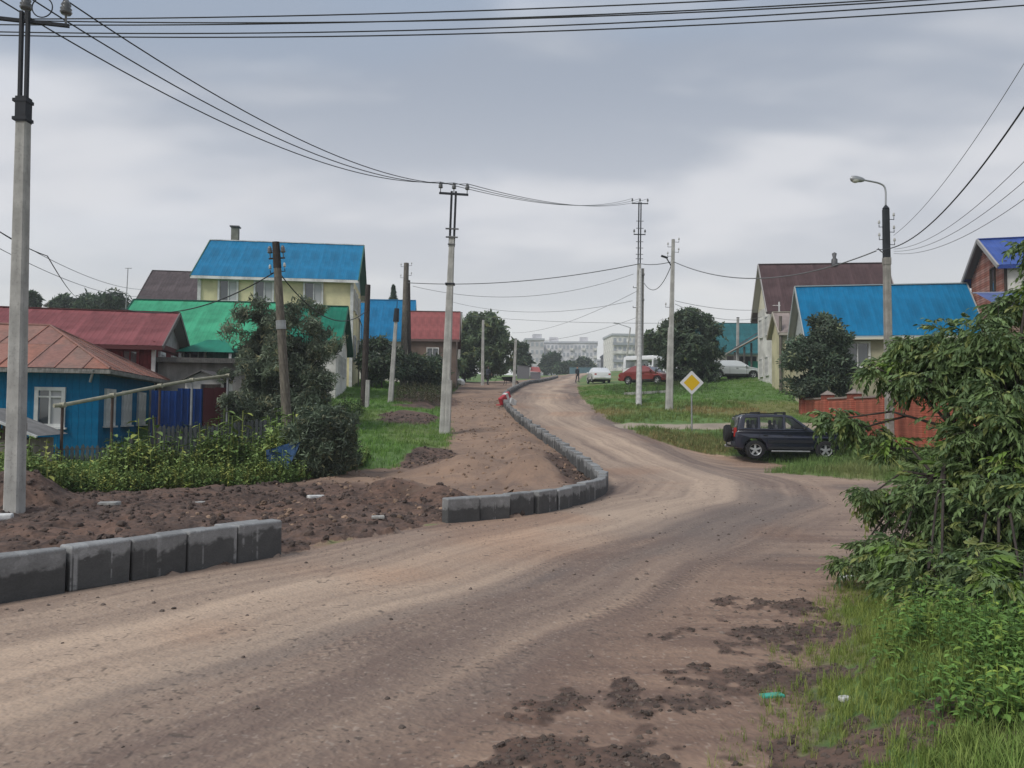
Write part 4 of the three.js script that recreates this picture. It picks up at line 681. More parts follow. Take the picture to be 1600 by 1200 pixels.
// antenna behind the crimson roof
{ const b = P(194, 486, 40), t = P(200, 419, 40); const g = base('antenna', V3(b.x, H(b.x, 40), b.z), 'thin television antenna mast behind the crimson roof', 'antenna'); const l0 = V3(0, 0, 0), l1 = t.clone().sub(g.position); part('mast', bar(l0, l1, 0.03, 0.02, 6), M.galv, g); part('dipole', merge([bar(l1.clone().add(V3(-0.15, 0, 0)), l1.clone().add(V3(0.2, 0, 0)), 0.02, 0.02, 5)]), M.galv, g); part('dipole', bar(l1.clone().add(V3(-0.5, -1.3, 0)), l1.clone().add(V3(0.05, -1.32, 0)), 0.02, 0.02, 5), M.galv, g); }

// ---------------------------------------------------------------- right-hand houses
{
  const h = house({ label: 'white house with a steep chocolate brown roof', corner: [1206, 50], side: 1, yaw: -6, L: 7.6, W: 4.2, eave: 487, ridge: [1196, 414], wall: M.whiteWall, gable: mk([0.66, 0.62, 0.48], 0.8), roof: roofM(C.chocolate, 17, 0.04, 0.6, 'grime'), trim: mk([0.10, 0.075, 0.075], 0.7), barge: mk([0.36, 0.34, 0.33], 0.7), over: 0.4, lining: mk([0.42, 0.40, 0.38], 0.8) });
  const { g, yE, lo } = h; for (const [z, y] of [[-1.2, -1.3], [-3.0, -1.3], [-1.2, -4.0], [-3.0, -4.0]]) { const w = windowOn(g, 0.9, 1.3, {}); w.position.set(-0.05, yE + y, z); w.rotation.y = -Math.PI / 2; }
  const bal = part('balcony', box(1.3, 0.9, 0.9, 0.85, yE - 1.6, 0.5), M.whiteWall, g); part('balcony_post', box(0.08, 1.2, 0.08, 0.28, yE - 0.6, 0.88), M.white, bal); part('balcony_post', box(0.08, 1.2, 0.08, 1.42, yE - 0.6, 0.88), M.white, bal);
  part('pilaster', box(0.5, yE - lo, 0.12, 0.3, (yE + lo) / 2 - 0.1, 0.06), M.whiteWall, g); part('pilaster', box(0.5, yE - lo, 0.12, 1.5, (yE + lo) / 2 - 0.1, 0.06), M.whiteWall, g);
  const w = windowOn(g, 1.0, 1.4, {}); w.position.set(0.9, yE - 3.9, 0.05); part('chimney', lathe([[0.001, 0.9], [0.16, 0.8], [0.1, 0.5], [0.2, 0.4], [0.2, 0]], 10).translate(4.6, h.yR - 0.1, -2.0), M.steel, g);
}
{
  const h = house({ name: 'annex', label: 'pale yellow annex with a greyish pink roof between the houses', corner: [1222, 46], side: 1, yaw: -6, L: 2.4, W: 2.6, eave: 520, ridge: [1224, 489], wall: mk([0.60, 0.55, 0.36], 0.85, { map: 'grime', size: 3 }), roof: roofM([0.34, 0.28, 0.26], 27, 0.04, 0.7, 'grime'), trim: mk([0.4, 0.36, 0.3], 0.8), over: 0.25 });
  part('door', box(1.0, 2.0, 0.06, 1.3, h.yE - 1.7, 0.03), mk([0.2, 0.2, 0.21], 0.7), h.g); part('down_pipe', bar(V3(-0.1, h.lo, 0.1), V3(-0.1, h.yE + 0.8, 0.1), 0.09, 0.09, 8), M.woodPole, h.g);
}
{
  const h = house({ label: 'long house with a vivid blue roof behind the brick wall', corner: [1266, 38], side: 1, yaw: -10, L: 7.6, W: 4.0, eave: 526, ridge: [1260, 449], wall: mk([0.58, 0.54, 0.38], 0.85, { map: 'grime', size: 3 }), gable: mk([0.40, 0.42, 0.42], 0.8), roof: roofM([0.008, 0.175, 0.36], 23, 0.035, 0.45), trim: mk([0.30, 0.36, 0.38], 0.7), barge: mk([0.34, 0.37, 0.37], 0.7), over: 0.35, lining: mk([0.38, 0.38, 0.37], 0.8) });
  for (const x of [2.2, 4.2, 6.2]) { const w = windowOn(h.g, 1.2, 1.3, { frame: 0.1, sill: true }); w.position.set(x, h.yE - 1.3, 0.05); }
  part('gutter', box(8.2, 0.1, 0.12, 3.8, h.yO - 0.12, h.ov + 0.06), mk([0.62, 0.60, 0.5], 0.6), h.g);
}
{ // brick house with a violet blue roof
  const brickA = mk([0.42, 0.17, 0.12], 0.9, { map: 'grime', size: 0.8 }), brickB = mk([0.50, 0.26, 0.20], 0.9, { map: 'grime', size: 0.8 });
  const h = house({ name: 'brick_house', label: 'brick gabled house with a violet blue roof and white front', corner: [1574, 34], side: 1, yaw: -15, L: 8, W: 4.6, eave: 414, ridge: [1546, 375], wall: mk([0.40, 0.36, 0.33], 0.9), gable: mk([0.28, 0.24, 0.21], 0.9), roof: roofM(C.violet, 33, 0.03, 0.4), trim: mk([0.03, 0.06, 0.24], 0.6), barge: mk([0.34, 0.325, 0.31], 0.7), over: 0.42, lining: mk([0.16, 0.13, 0.12], 0.8), bw: 0.08 });
  const { g, yE, yR, W, lo } = h, slopeK = (yR - 0.15 - yE) / (W / 2);
  for (let y = yE - 4.2, i = 0; y < yR - 0.4; y += 0.115, i++) { const cut = Math.max(0, (y + 0.1 - yE) / slopeK), z0 = -0.02 - cut, z1 = -W + 0.02 + cut; if (z0 - z1 < 0.3) break; part('brick_course', box(0.06, 0.095, z0 - z1, -0.02, y + 0.05, (z0 + z1) / 2), (i >> 1) % 2 ? brickA : brickB, h.wall); }
  const w = windowOn(g, 0.62, 1.15, { frame: 0.06, mull: [], mat: M.woodDark }); w.position.set(-0.08, yE - 0.62, -1.35); w.rotation.y = -Math.PI / 2;
  part('white_front', box(7.9, yE - lo, 0.06, 4.0, (yE + lo) / 2 - 0.05, 0.04), M.whiteWall, g); part('down_pipe', bar(V3(-0.02, lo, 0.08), V3(-0.02, yE, 0.08), 0.06, 0.06, 8), M.woodDark, g);
  for (const x of [2, 4.6]) { const w2 = windowOn(g, 1.3, 1.3, { sill: true }); w2.position.set(x, yE - 1.5, 0.1); }
  // lower lean-to roof before it
  const an = base('lean_to', V3(g.position.x - 2.3, g.position.y, g.position.z + 1.6), 'lower lean-to with a violet roof in front of the brick house', 'shed'); an.rotation.y = -0.19; const yt = P(1560, 459, 32.5).y - g.position.y, ye = P(1560, 478, 30.2).y - g.position.y;
  slope(part('roof', box(8.6, 0.05, 0.1, 4.2, yt + 0.02, -0.05), mk([0.3, 0.33, 0.42], 0.6), an), 0, 8.4, ye, 2.2, yt, 0, 1.1, roofM([0.10, 0.14, 0.32], 40, 0.04, 0.5)); part('wall', box(8, ye - 0.1 - lo, 2.0, 4.2, (ye - 0.1 + lo) / 2, 1.0), mk([0.30, 0.20, 0.17], 0.9, { map: 'grime', size: 1 }), an);
}
{ const h = house({ label: 'far house with a dull teal roof behind the bushy trees', corner: [1200, 78], side: -1, yaw: 0, L: 7, W: 7, eave: 552, ridge: [1196, 506], wall: siding([0.4, 0.38, 0.33]), roof: roofM(C.teal, 37, 0.05, 0.6, 'grime'), trim: mk([0.05, 0.12, 0.13], 0.7), over: 0.3 }); const w = windowOn(h.g, 1, 1, {}); w.position.set(-2, h.yE - 1.3, 0.05); }
{ // dark open shed and green gate by the white house
  const p = P(1150, 600, 60), y0 = H(p.x, 60), g = base('carport', V3(p.x, y0, p.z), 'dark lean-to carport beside the white house', 'shed'), S = (u, v, d) => P(u, v, d).sub(g.position);
  const a = S(1146, 545, 60), b = S(1192, 516, 57), c = S(1146, 543, 66), e = S(1192, 514, 63);
  part('roof', quads([[a.toArray(), b.toArray(), e.toArray(), c.toArray()]]), mk([0.045, 0.045, 0.05], 0.8), g); part('fascia', beam(a.clone().add(V3(-0.6, -0.45, 0)), b.clone().add(V3(0, -0.3, 0.1)), 0.12, 0.12), mk([0.3, 0.27, 0.24], 0.8), g);
  for (const u of [1148, 1163, 1174]) { const q = S(u, 550 - (u - 1148) * 0.55, 59.5); part('post', bar(V3(q.x, -0.2, q.z), q, 0.08, 0.08, 6), M.woodGrey, g); }
  part('back_wall', box(2.4, 2.2, 0.1, 1.2, 0.9, -2.5), mk([0.05, 0.045, 0.045], 0.9), g); part('green_gate', box(0.95, 1.4, 0.06, 1.35, 0.7, 0.3), mk([0.03, 0.17, 0.12], 0.6), g); part('plank_wall', box(1.0, 1.6, 0.08, 0.0, 0.7, -0.6), mk([0.16, 0.12, 0.10], 0.9, { map: 'wood', size: 1 }), g);
}
// red brick garden wall with pillars
{
  const A = gp(1258, 36), B = V3(13.4, 0, -14.5); B.y = HG(B.x, B.z); const g = base('brick_wall', A, 'orange red brick garden wall with square pillars beside the parked car', 'wall'), dir = B.clone().sub(A); dir.y = 0; const L = dir.length(), ux = dir.clone().normalize(); g.rotation.y = Math.atan2(-ux.z, ux.x);
  const red = tones([0.46, 0.145, 0.095], 0.9, { map: 'grime', size: 0.7, bump: 0.008, bsize: 0.25 }, 3, 0.08, 3), dk = mk([0.27, 0.075, 0.05], 0.9, { map: 'grime', size: 0.5 }), n = 8, seg = L / n, topY = t => mix(2.52, 2.30, t) - A.y, capM = mk([0.33, 0.27, 0.24], 0.9, { map: 'concrete', size: 0.7 });
  for (let i = 0; i < n; i++) { const xm = (i + 0.5) * seg, t = xm / L, y = HG(A.x + dir.x * t, A.z + dir.z * t) - A.y;
    const pn = part('wall_panel', box(seg - 0.42, 2.0, 0.14), red[i % 3], g); pn.position.set(xm, topY(t) - 1.0, 0);
    for (let k = 0; k < 24; k++) part('brick_course', box(seg - 0.43, 0.064, 0.16, 0, -0.96 + k * 0.078, 0), red[(i + k) % 3], pn);
    part('coping', box(seg - 0.42, 0.07, 0.24, 0, 1.0, 0), capM, pn); }
  for (let i = 0; i <= n; i++) { const x = i * seg, t = i / n, y = HG(A.x + dir.x * t, A.z + dir.z * t) - A.y, pl = part('pillar', box(0.42, 2.5, 0.42), dk, g); pl.position.set(x, topY(t) - 1.1, 0); for (let k = 0; k < 28; k++) part('brick_course', box(0.435, 0.066, 0.435, 0, -1.1 + k * 0.078, 0), red[k % 3], pl); part('pillar_cap', muv(new THREE.ConeGeometry(0.36, 0.2, 4).rotateY(Math.PI / 4)).translate(0, 1.35, 0), capM, pl); }
}

// ---------------------------------------------------------------- far apartment blocks
function block(name, label, u0, u1, v0, d, yaw, depthM, floors, cols, wallM, bandM, step = 0) {
  const a = P(u0, v0, d), b = P(u1, v0, d), w = (b.x - a.x) / Math.cos(yaw), y0 = H(a.x, d) - 3, h = a.y - y0, g = base(name, V3(a.x, y0, a.z), label, 'apartment block'); g.rotation.y = yaw;
  const wall = part('wall', box(w, h, depthM, w / 2, h / 2, -depthM / 2), wallM, g); part('roof', box(w + 0.6, 0.7, depthM + 0.6, w / 2, h + 0.3, -depthM / 2), bandM, g);
  const fh = 2.9, ww = w / cols, wg = box(ww * 0.55, 1.5, 0.12), gg = box(ww * 0.5, 1.35, 0.05), bal = box(ww * 0.85, 1.0, 0.7), dark = mk([0.34, 0.36, 0.39], 0.4);
  for (let f = 0; f < floors; f++) for (let c = 0; c < cols; c++) { const x = (c + 0.5) * ww, y = h - 1.6 - f * fh; if (y < 1) continue; const win = part('window', wg, bandM, wall); win.position.set(x, y, 0.03); part('pane', gg, dark, win).position.z = 0.06; if (step && c % step === 1) part('balcony', bal, M.whiteWall, wall).position.set(x, y - 0.9, 0.35); }
  return [g, w, h];
}
{
  const pale = mk([0.70, 0.69, 0.71], 0.9, { map: 'grime', size: 12 }), band = mk([0.48, 0.49, 0.52], 0.9), pink = mk([0.70, 0.67, 0.67], 0.9, { map: 'grime', size: 12 });
  { const [g, w, h] = block('apartment_block', 'long grey five storey apartment block at the end of the road', 848, 932, 536, 300, -0.1, 14, 7, 14, pale, band, 3); for (const x of [4, 16]) part('lift_house', box(3.4, 2.4, 4, x, h + 1.6, -7), pale, g); }
  { const [g, w, h] = block('apartment_block', 'pale end block joined to the long grey apartment block', 821, 850, 531, 285, 0.06, 14, 7, 4, pink, band, 0); part('lift_house', box(3.4, 2.4, 4, w - 2, h + 1.6, -7), pale, g); }
  { const [g, w, h] = block('apartment_block', 'white nine storey block with dark balcony bands behind the braced pole', 957, 996, 524, 260, 0.1, 14, 9, 5, M.whiteWall, mk([0.42, 0.44, 0.46], 0.9), 2); for (let f = 0; f < 7; f++) part('balcony_band', box(w * 0.98, 0.9, 0.5, w / 2, h - 2.9 - f * 2.9, 0.6), f % 2 ? M.whiteWall : mk([0.34, 0.36, 0.38], 0.9), g); }
  block('apartment_block', 'small pinkish block beside the white nine storey block', 944, 958, 556, 300, 0, 12, 5, 2, pink, band, 0);
  const [g2] = block('apartment_block', 'low pale building between the two apartment blocks', 928, 946, 564, 320, 0, 12, 3, 4, pale, band, 0);
}
console.log('houses done');
// ---------------------------------------------------------------- vehicles
const tyreM = mk([0.022, 0.022, 0.023], 0.9), rimM = mk([0.48, 0.49, 0.5], 0.35, { metal: 0.6 }), blackPl = mk([0.025, 0.026, 0.028], 0.6), redLamp = mk([0.38, 0.02, 0.015], 0.2), headLampM = mk([0.6, 0.62, 0.63], 0.12), seatM = mk([0.10, 0.10, 0.11], 0.9), plateM = mk([0.65, 0.65, 0.63], 0.5);
const carGlass = new THREE.MeshPhysicalMaterial({ color: 0xffffff, transmission: 1, thickness: 0, roughness: 0.03, ior: 1.5, side: THREE.DoubleSide }); carGlass.color.setRGB(0.86, 0.88, 0.88);
const darkGlass = mk([0.02, 0.024, 0.028], 0.05, { phys: { clearcoat: 1, clearcoatRoughness: 0.02 } });
const paint = c => mk(c, 0.35, { phys: { clearcoat: 0.9, clearcoatRoughness: 0.08 } });
function wheelGeo(r, w) {
  const ty = lathe([[r * 0.62, -w / 2], [r * 0.9, -w / 2], [r * 0.985, -w * 0.38], [r, -w * 0.2], [r, w * 0.2], [r * 0.985, w * 0.38], [r * 0.9, w / 2], [r * 0.62, w / 2]], 24).rotateX(Math.PI / 2);
  const sp = [lathe([[r * 0.62, -w * 0.45], [r * 0.66, w * 0.30], [r * 0.62, w * 0.42], [r * 0.56, w * 0.3], [r * 0.55, -w * 0.3]], 20).rotateX(Math.PI / 2), muv(new THREE.CylinderGeometry(r * 0.17, r * 0.2, w * 0.34, 12)).rotateX(Math.PI / 2).translate(0, 0, w * 0.16)];
  for (let i = 0; i < 5; i++) sp.push(box(r * 0.2, r * 0.48, w * 0.14).translate(0, r * 0.36, w * 0.2).rotateZ(i * Math.PI * 0.4));
  return [ty, merge(sp), muv(new THREE.CylinderGeometry(r * 0.6, r * 0.6, 0.02, 16)).rotateX(Math.PI / 2).translate(0, 0, 0)];
}
function vehicle(name, label, pos, yaw, o) {
  const g = base(name, pos, label, o.cat || 'car'); g.rotation.y = yaw; const W = o.W, half = W / 2, r = o.r;
  const tumble = (x, y, z) => { let k = 1; if (y > o.belt) k -= o.tum * (y - o.belt) / (o.H - o.belt); const e = Math.max(0, Math.abs(x - o.cx) / (o.L / 2) - 0.72) / 0.28; k -= 0.09 * e * e; return [x, y, z * k]; };
  const bend = geo => { const p = geo.attributes.position; for (let i = 0; i < p.count; i++) p.setXYZ(i, ...tumble(p.getX(i), p.getY(i), p.getZ(i))); geo.computeVertexNormals(); return geo; };
  const ext = (pts, holes, arches) => { const s = new THREE.Shape(); const [x0, y0] = pts[0]; s.moveTo(x0, y0); for (const q of pts.slice(1)) { if (q.length === 3) s.absarc(q[0], q[1], q[2], 0, Math.PI, false); else s.lineTo(q[0], q[1]); } for (const h of holes || []) { const hp = new THREE.Path(); h.forEach(([x, y], i) => i ? hp.lineTo(x, y) : hp.moveTo(x, y)); hp.closePath(); s.holes.push(hp); }
    const b = 0.05, e = new THREE.ExtrudeGeometry(s, { depth: W - 2 * b, bevelEnabled: true, bevelThickness: b, bevelSize: 0.035, bevelOffset: -0.035, bevelSegments: 3, curveSegments: 14 }); e.translate(0, 0, -(W - 2 * b) / 2); return toCreasedNormals(bend(e), 0.6); };
  const body = part('body', muv(ext(o.lower)), o.paint, g); const cab = part('cabin', muv(ext(o.green, o.windows)), o.roofPaint || o.paint, g);
  for (const s of [-1, 1]) for (const wv of o.windows) { const sh = new THREE.Shape(wv.map(([x, y]) => new THREE.Vector2(x, y))), pg = new THREE.ShapeGeometry(sh); pg.translate(0, 0, s * (half - 0.03)); part('side_window', muv(bend(pg)), carGlass, cab); }
  for (const [a, b, name2] of [[o.wind[0], o.wind[1], 'windscreen'], [o.rear[0], o.rear[1], 'rear_window']]) { const n = V3(b[1] - a[1], -(b[0] - a[0]), 0).normalize(); if ((n.x > 0) !== (name2 === 'windscreen')) n.negate(); const z0 = half * 0.84, z1 = half * 0.84 * (1 - o.tum * (b[1] - o.belt) / (o.H - o.belt)), e = 0.012; part(name2, quads([[[a[0] + n.x * e, a[1] + n.y * e, -z0], [a[0] + n.x * e, a[1] + n.y * e, z0], [b[0] + n.x * e, b[1] + n.y * e, z1], [b[0] + n.x * e, b[1] + n.y * e, -z1]]]), darkGlass, cab); }
  const [ty, rim, disc] = wheelGeo(r, o.tw || 0.2);
  for (const x of o.axles) for (const s of [-1, 1]) { const w = part('wheel', ty, tyreM, g); w.position.set(x, r, s * (half - 0.1)); if (s < 0) w.rotation.y = Math.PI; part('rim', rim, rimM, w); part('rim_disc', disc, blackPl, w); }
  part('underbody', box(o.L * 0.86, 0.16, W * 0.8, o.cx, o.sill + 0.02, 0), blackPl, g);
  for (const s of [-1, 1]) { part('headlight', box(0.1, 0.13, 0.3, o.front[0], o.front[1], s * half * 0.66), headLampM, g); part('tail_light', box(0.08, o.tl || 0.16, 0.2, o.back[0], o.back[1], s * half * 0.76), redLamp, g); part('mirror', new RoundedBoxGeometry(0.1, 0.13, 0.18, 1, 0.03).translate(o.mir[0], o.mir[1], s * (half + 0.06)), o.mirM || o.paint, g);
    part('sill_trim', box(o.axles[1] - o.axles[0] - 2 * r - 0.2, 0.09, 0.04, (o.axles[0] + o.axles[1]) / 2, o.sill + 0.06, s * (half - 0.004)), blackPl, g);
    for (const x of o.handles || []) part('door_handle', box(0.16, 0.03, 0.03, x, o.belt - 0.14, s * (half + 0.006)), blackPl, g);
    for (const x of o.gaps || []) part('door_gap', box(0.012, o.belt - o.sill - 0.16, 0.01, x, (o.belt + o.sill) / 2 + 0.04, s * (half + 0.0)), blackPl, g); }
  part('front_bumper', new RoundedBoxGeometry(0.14, 0.2, W * 0.9, 2, 0.05).translate(o.front[0] + 0.01, o.sill + 0.16, 0), o.bump || blackPl, g); part('rear_bumper', new RoundedBoxGeometry(0.14, 0.2, W * 0.92, 2, 0.05).translate(o.back[0] - 0.02, o.sill + 0.17, 0), o.bump || blackPl, g);
  part('number_plate', box(0.02, 0.11, 0.5, o.back[0] - (o.plateOff ?? 0.1), o.sill + 0.2, 0), plateM, g);
  for (const x of o.seats || []) for (const s of [-1, 1]) part('seat', merge([new RoundedBoxGeometry(0.12, 0.4, 0.44, 1, 0.05).rotateZ(0.15).translate(x, o.belt + 0.06, s * 0.36), new RoundedBoxGeometry(0.1, 0.17, 0.24, 1, 0.04).translate(x - 0.05, o.belt + 0.33, s * 0.36)]), seatM, cab);
  return g;
}
// parked dark blue off-roader
{
  const p = G(1224, 716); p.y = H(p.x, -p.z); const y0 = 0.36;
  const g = vehicle('off_road_car', 'dark navy five door off-roader with roof bars parked beside the brick wall', p, -0.10, {
    L: 3.9, cx: 0.03, H: 1.66, W: 1.72, r: 0.345, tw: 0.21, belt: 1.02, tum: 0.16, sill: 0.36, axles: [-1.18, 1.27], paint: paint([0.005, 0.007, 0.022]), roofPaint: paint([0.006, 0.008, 0.024]), bump: mk([0.03, 0.032, 0.04], 0.6),
    lower: [[1.27 + 0.43, y0], [1.9, y0 + 0.03], [1.97, 0.6], [1.93, 0.84], [1.78, 0.95], [0.82, 1.06], [-1.78, 1.05], [-1.87, 0.95], [-1.9, 0.6], [-1.84, y0 + 0.05], [-1.18 - 0.43, y0], [-1.18 - 0.41, y0 + 0.02], [-1.18 - 0.34, 0.6], [-1.18 - 0.15, 0.755], [-1.18 + 0.15, 0.755], [-1.18 + 0.34, 0.6], [-1.18 + 0.42, y0], [1.27 - 0.42, y0], [1.27 - 0.34, 0.6], [1.27 - 0.15, 0.755], [1.27 + 0.15, 0.755], [1.27 + 0.34, 0.6]],
    green: [[-1.82, 1.04], [0.86, 1.05], [0.55, 1.28], [0.14, 1.585], [-0.12, 1.645], [-1.2, 1.66], [-1.58, 1.625], [-1.7, 1.55]],
    windows: [[[-1.56, 1.13], [-1.08, 1.13], [-1.08, 1.52], [-1.50, 1.50]], [[-0.98, 1.12], [-0.20, 1.12], [-0.20, 1.54], [-0.98, 1.535]], [[-0.10, 1.12], [0.60, 1.12], [0.12, 1.49], [-0.10, 1.535]]],
    wind: [[0.80, 1.10], [0.15, 1.565]], rear: [[-1.80, 1.12], [-1.71, 1.53]], front: [1.93, 0.78], back: [-1.86, 0.98], tl: 0.34, mir: [0.55, 1.16], handles: [-0.82, 0.02], gaps: [-1.03, -0.15, 0.72], seats: [-0.35, -1.15] });
  const sp = part('spare_wheel', wheelGeo(0.33, 0.2)[0].rotateY(Math.PI / 2), tyreM, g); sp.position.set(-2.02, 0.92, 0.12); part('spare_cover', muv(new THREE.CylinderGeometry(0.29, 0.3, 0.06, 20)).rotateZ(Math.PI / 2).translate(-0.1, 0, 0), blackPl, sp);
  for (const x of [-1.02, -0.12]) { const b = part('roof_bar', box(0.06, 0.045, 1.36, x, 1.715, 0), blackPl, g); for (const s of [-1, 1]) part('bar_foot', box(0.09, 0.09, 0.07, x, 1.68, s * 0.66), blackPl, b); }
  for (const s of [-1, 1]) { part('roof_rail', merge([bar(V3(-1.5, 1.64, s * 0.60), V3(-1.35, 1.68, s * 0.6), 0.018, 0.018, 6), bar(V3(-1.35, 1.68, s * 0.6), V3(-0.1, 1.69, s * 0.6), 0.018, 0.018, 6)]), blackPl, g); part('side_moulding', box(1.55, 0.1, 0.03, 0.05, 0.66, s * 0.865), mk([0.02, 0.021, 0.026], 0.5), g); part('running_board', bar(V3(-0.62, 0.30, s * 0.84), V3(0.72, 0.30, s * 0.84), 0.03, 0.03, 8), M.galv, g); }
  g.scale.set(0.94, 0.92, 0.94);
  part('tow_hook', merge([bar(V3(-1.85, 0.42, 0), V3(-2.08, 0.42, 0), 0.03, 0.03, 6), new THREE.SphereGeometry(0.045, 8, 6).translate(-2.08, 0.46, 0)]), M.galv, g);
}
const sedan = (pt, o = {}) => ({ L: 4.5, cx: 0, H: 1.45, W: 1.74, r: 0.31, belt: 0.95, tum: 0.24, sill: 0.28, axles: [-1.3, 1.32], paint: pt, bump: pt,
  lower: [[1.70, 0.28], [2.2, 0.3], [2.26, 0.55], [2.18, 0.72], [0.95, 0.95], [-1.6, 0.98], [-2.18, 0.94], [-2.26, 0.6], [-2.2, 0.3], [-1.7, 0.28], [-1.62, 0.5], [-1.45, 0.64], [-1.15, 0.64], [-0.98, 0.5], [-0.9, 0.28], [0.92, 0.28], [1.0, 0.5], [1.17, 0.64], [1.47, 0.64], [1.64, 0.5]],
  green: [[-1.75, 0.96], [1.05, 0.94], [0.45, 1.33], [0.1, 1.43], [-0.7, 1.45], [-1.1, 1.38]], windows: [[[-0.42, 1.02], [0.72, 1.02], [0.22, 1.35], [-0.42, 1.38]], [[-1.3, 1.02], [-0.5, 1.02], [-0.5, 1.38], [-0.95, 1.34]]],
  wind: [[1.0, 0.97], [0.42, 1.34]], rear: [[-1.66, 0.99], [-1.12, 1.35]], front: [2.2, 0.62], back: [-2.2, 0.74], mir: [0.75, 1.02], handles: [-1.0, 0.1], gaps: [-0.47, 0.8], seats: [-0.1, -0.85], ...o });
const at = (u, d) => { const p = P(u, 590, d); p.y = H(p.x, d); return p; };
vehicle('sedan_car', 'white sedan seen from behind on the far road', at(935, 73), Math.PI / 2 + 0.06, sedan(paint([0.70, 0.71, 0.71]), { W: 1.72 }));
vehicle('hatchback_car', 'red car with a pale bonnet parked behind the braced pole', at(1013, 59), -0.75, sedan(paint([0.20, 0.028, 0.026]), { L: 4.0 }));
vehicle('estate_car', 'white estate car parked by the white house', at(1146, 60), -0.05, sedan(paint([0.60, 0.63, 0.64]), { H: 1.44, green: [[-2.1, 0.96], [1.05, 0.94], [0.45, 1.34], [0.1, 1.43], [-1.6, 1.43], [-1.85, 1.36]], windows: [[[-0.42, 1.02], [0.72, 1.02], [0.22, 1.34], [-0.42, 1.36]], [[-1.3, 1.02], [-0.5, 1.02], [-0.5, 1.36], [-1.3, 1.36]], [[-1.95, 1.02], [-1.38, 1.02], [-1.38, 1.36], [-1.75, 1.34]]], rear: [[-2.08, 1.0], [-1.88, 1.34]] }));
vehicle('van', 'white minibus parked behind the red car', at(1021, 64), -0.55, { cat: 'van', L: 4.9, cx: 0, H: 2.25, W: 1.9, r: 0.34, belt: 1.15, tum: 0.10, sill: 0.36, axles: [-1.5, 1.55], paint: paint([0.70, 0.71, 0.72]), bump: blackPl,
  lower: [[1.95, 0.36], [2.4, 0.4], [2.45, 0.75], [2.2, 0.98], [1.75, 1.15], [-2.4, 1.16], [-2.44, 0.5], [-2.38, 0.38], [-1.92, 0.36], [-1.8, 0.6], [-1.62, 0.74], [-1.38, 0.74], [-1.2, 0.6], [-1.08, 0.36], [1.13, 0.36], [1.25, 0.6], [1.43, 0.74], [1.67, 0.74], [1.85, 0.6]],
  green: [[-2.4, 1.14], [1.8, 1.14], [1.05, 1.95], [0.75, 2.18], [0.2, 2.25], [-2.1, 2.25], [-2.34, 2.15]], windows: [[[0.35, 1.25], [1.45, 1.25], [0.88, 1.86], [0.35, 1.9]], [[-0.8, 1.25], [0.2, 1.25], [0.2, 1.9], [-0.8, 1.9]], [[-2.1, 1.25], [-0.95, 1.25], [-0.95, 1.9], [-2.1, 1.9]]],
  wind: [[1.72, 1.2], [1.08, 1.93]], rear: [[-2.4, 1.3], [-2.36, 1.95]], front: [2.36, 0.82], back: [-2.4, 0.95], tl: 0.4, mir: [1.45, 1.4], handles: [0.5], gaps: [0.28], seats: [0.5, -0.6] });

// ---------------------------------------------------------------- priority sign
{
  const b = G(1081, 674), t = P(1080.5, 598, -b.z); const [g, h] = stand('road_sign', b, t, 'diamond priority sign, yellow with a white border, on a thin post', 'road sign'); const s = 0.70;
  const dia = (w, z, th) => { const sh = new THREE.Shape(); const q = w / Math.SQRT2, r = 0.03; sh.moveTo(-q + r, -r); sh.lineTo(-r, -q + r); sh.quadraticCurveTo(0, -q, r, -q + r); sh.lineTo(q - r, -r); sh.quadraticCurveTo(q, 0, q - r, r); sh.lineTo(r, q - r); sh.quadraticCurveTo(0, q, -r, q - r); sh.lineTo(-q + r, r); sh.quadraticCurveTo(-q, 0, -q + r, -r); return muv(new THREE.ExtrudeGeometry(sh, { depth: th, bevelEnabled: false })).translate(0, h, z); };
  part('post', bar(V3(0, -0.3, 0), V3(0, h + 0.3, 0), 0.033, 0.033, 10), M.galv, g); const pl = part('sign_plate', dia(s, 0.036, 0.012), mk([0.62, 0.62, 0.62], 0.45), g); part('yellow_field', dia(s * 0.68, 0.05, 0.004), mk([0.62, 0.40, 0.015], 0.45), pl); part('back_clamp', box(0.2, 0.04, 0.03, 0, h, 0.02), M.steel, g);
}
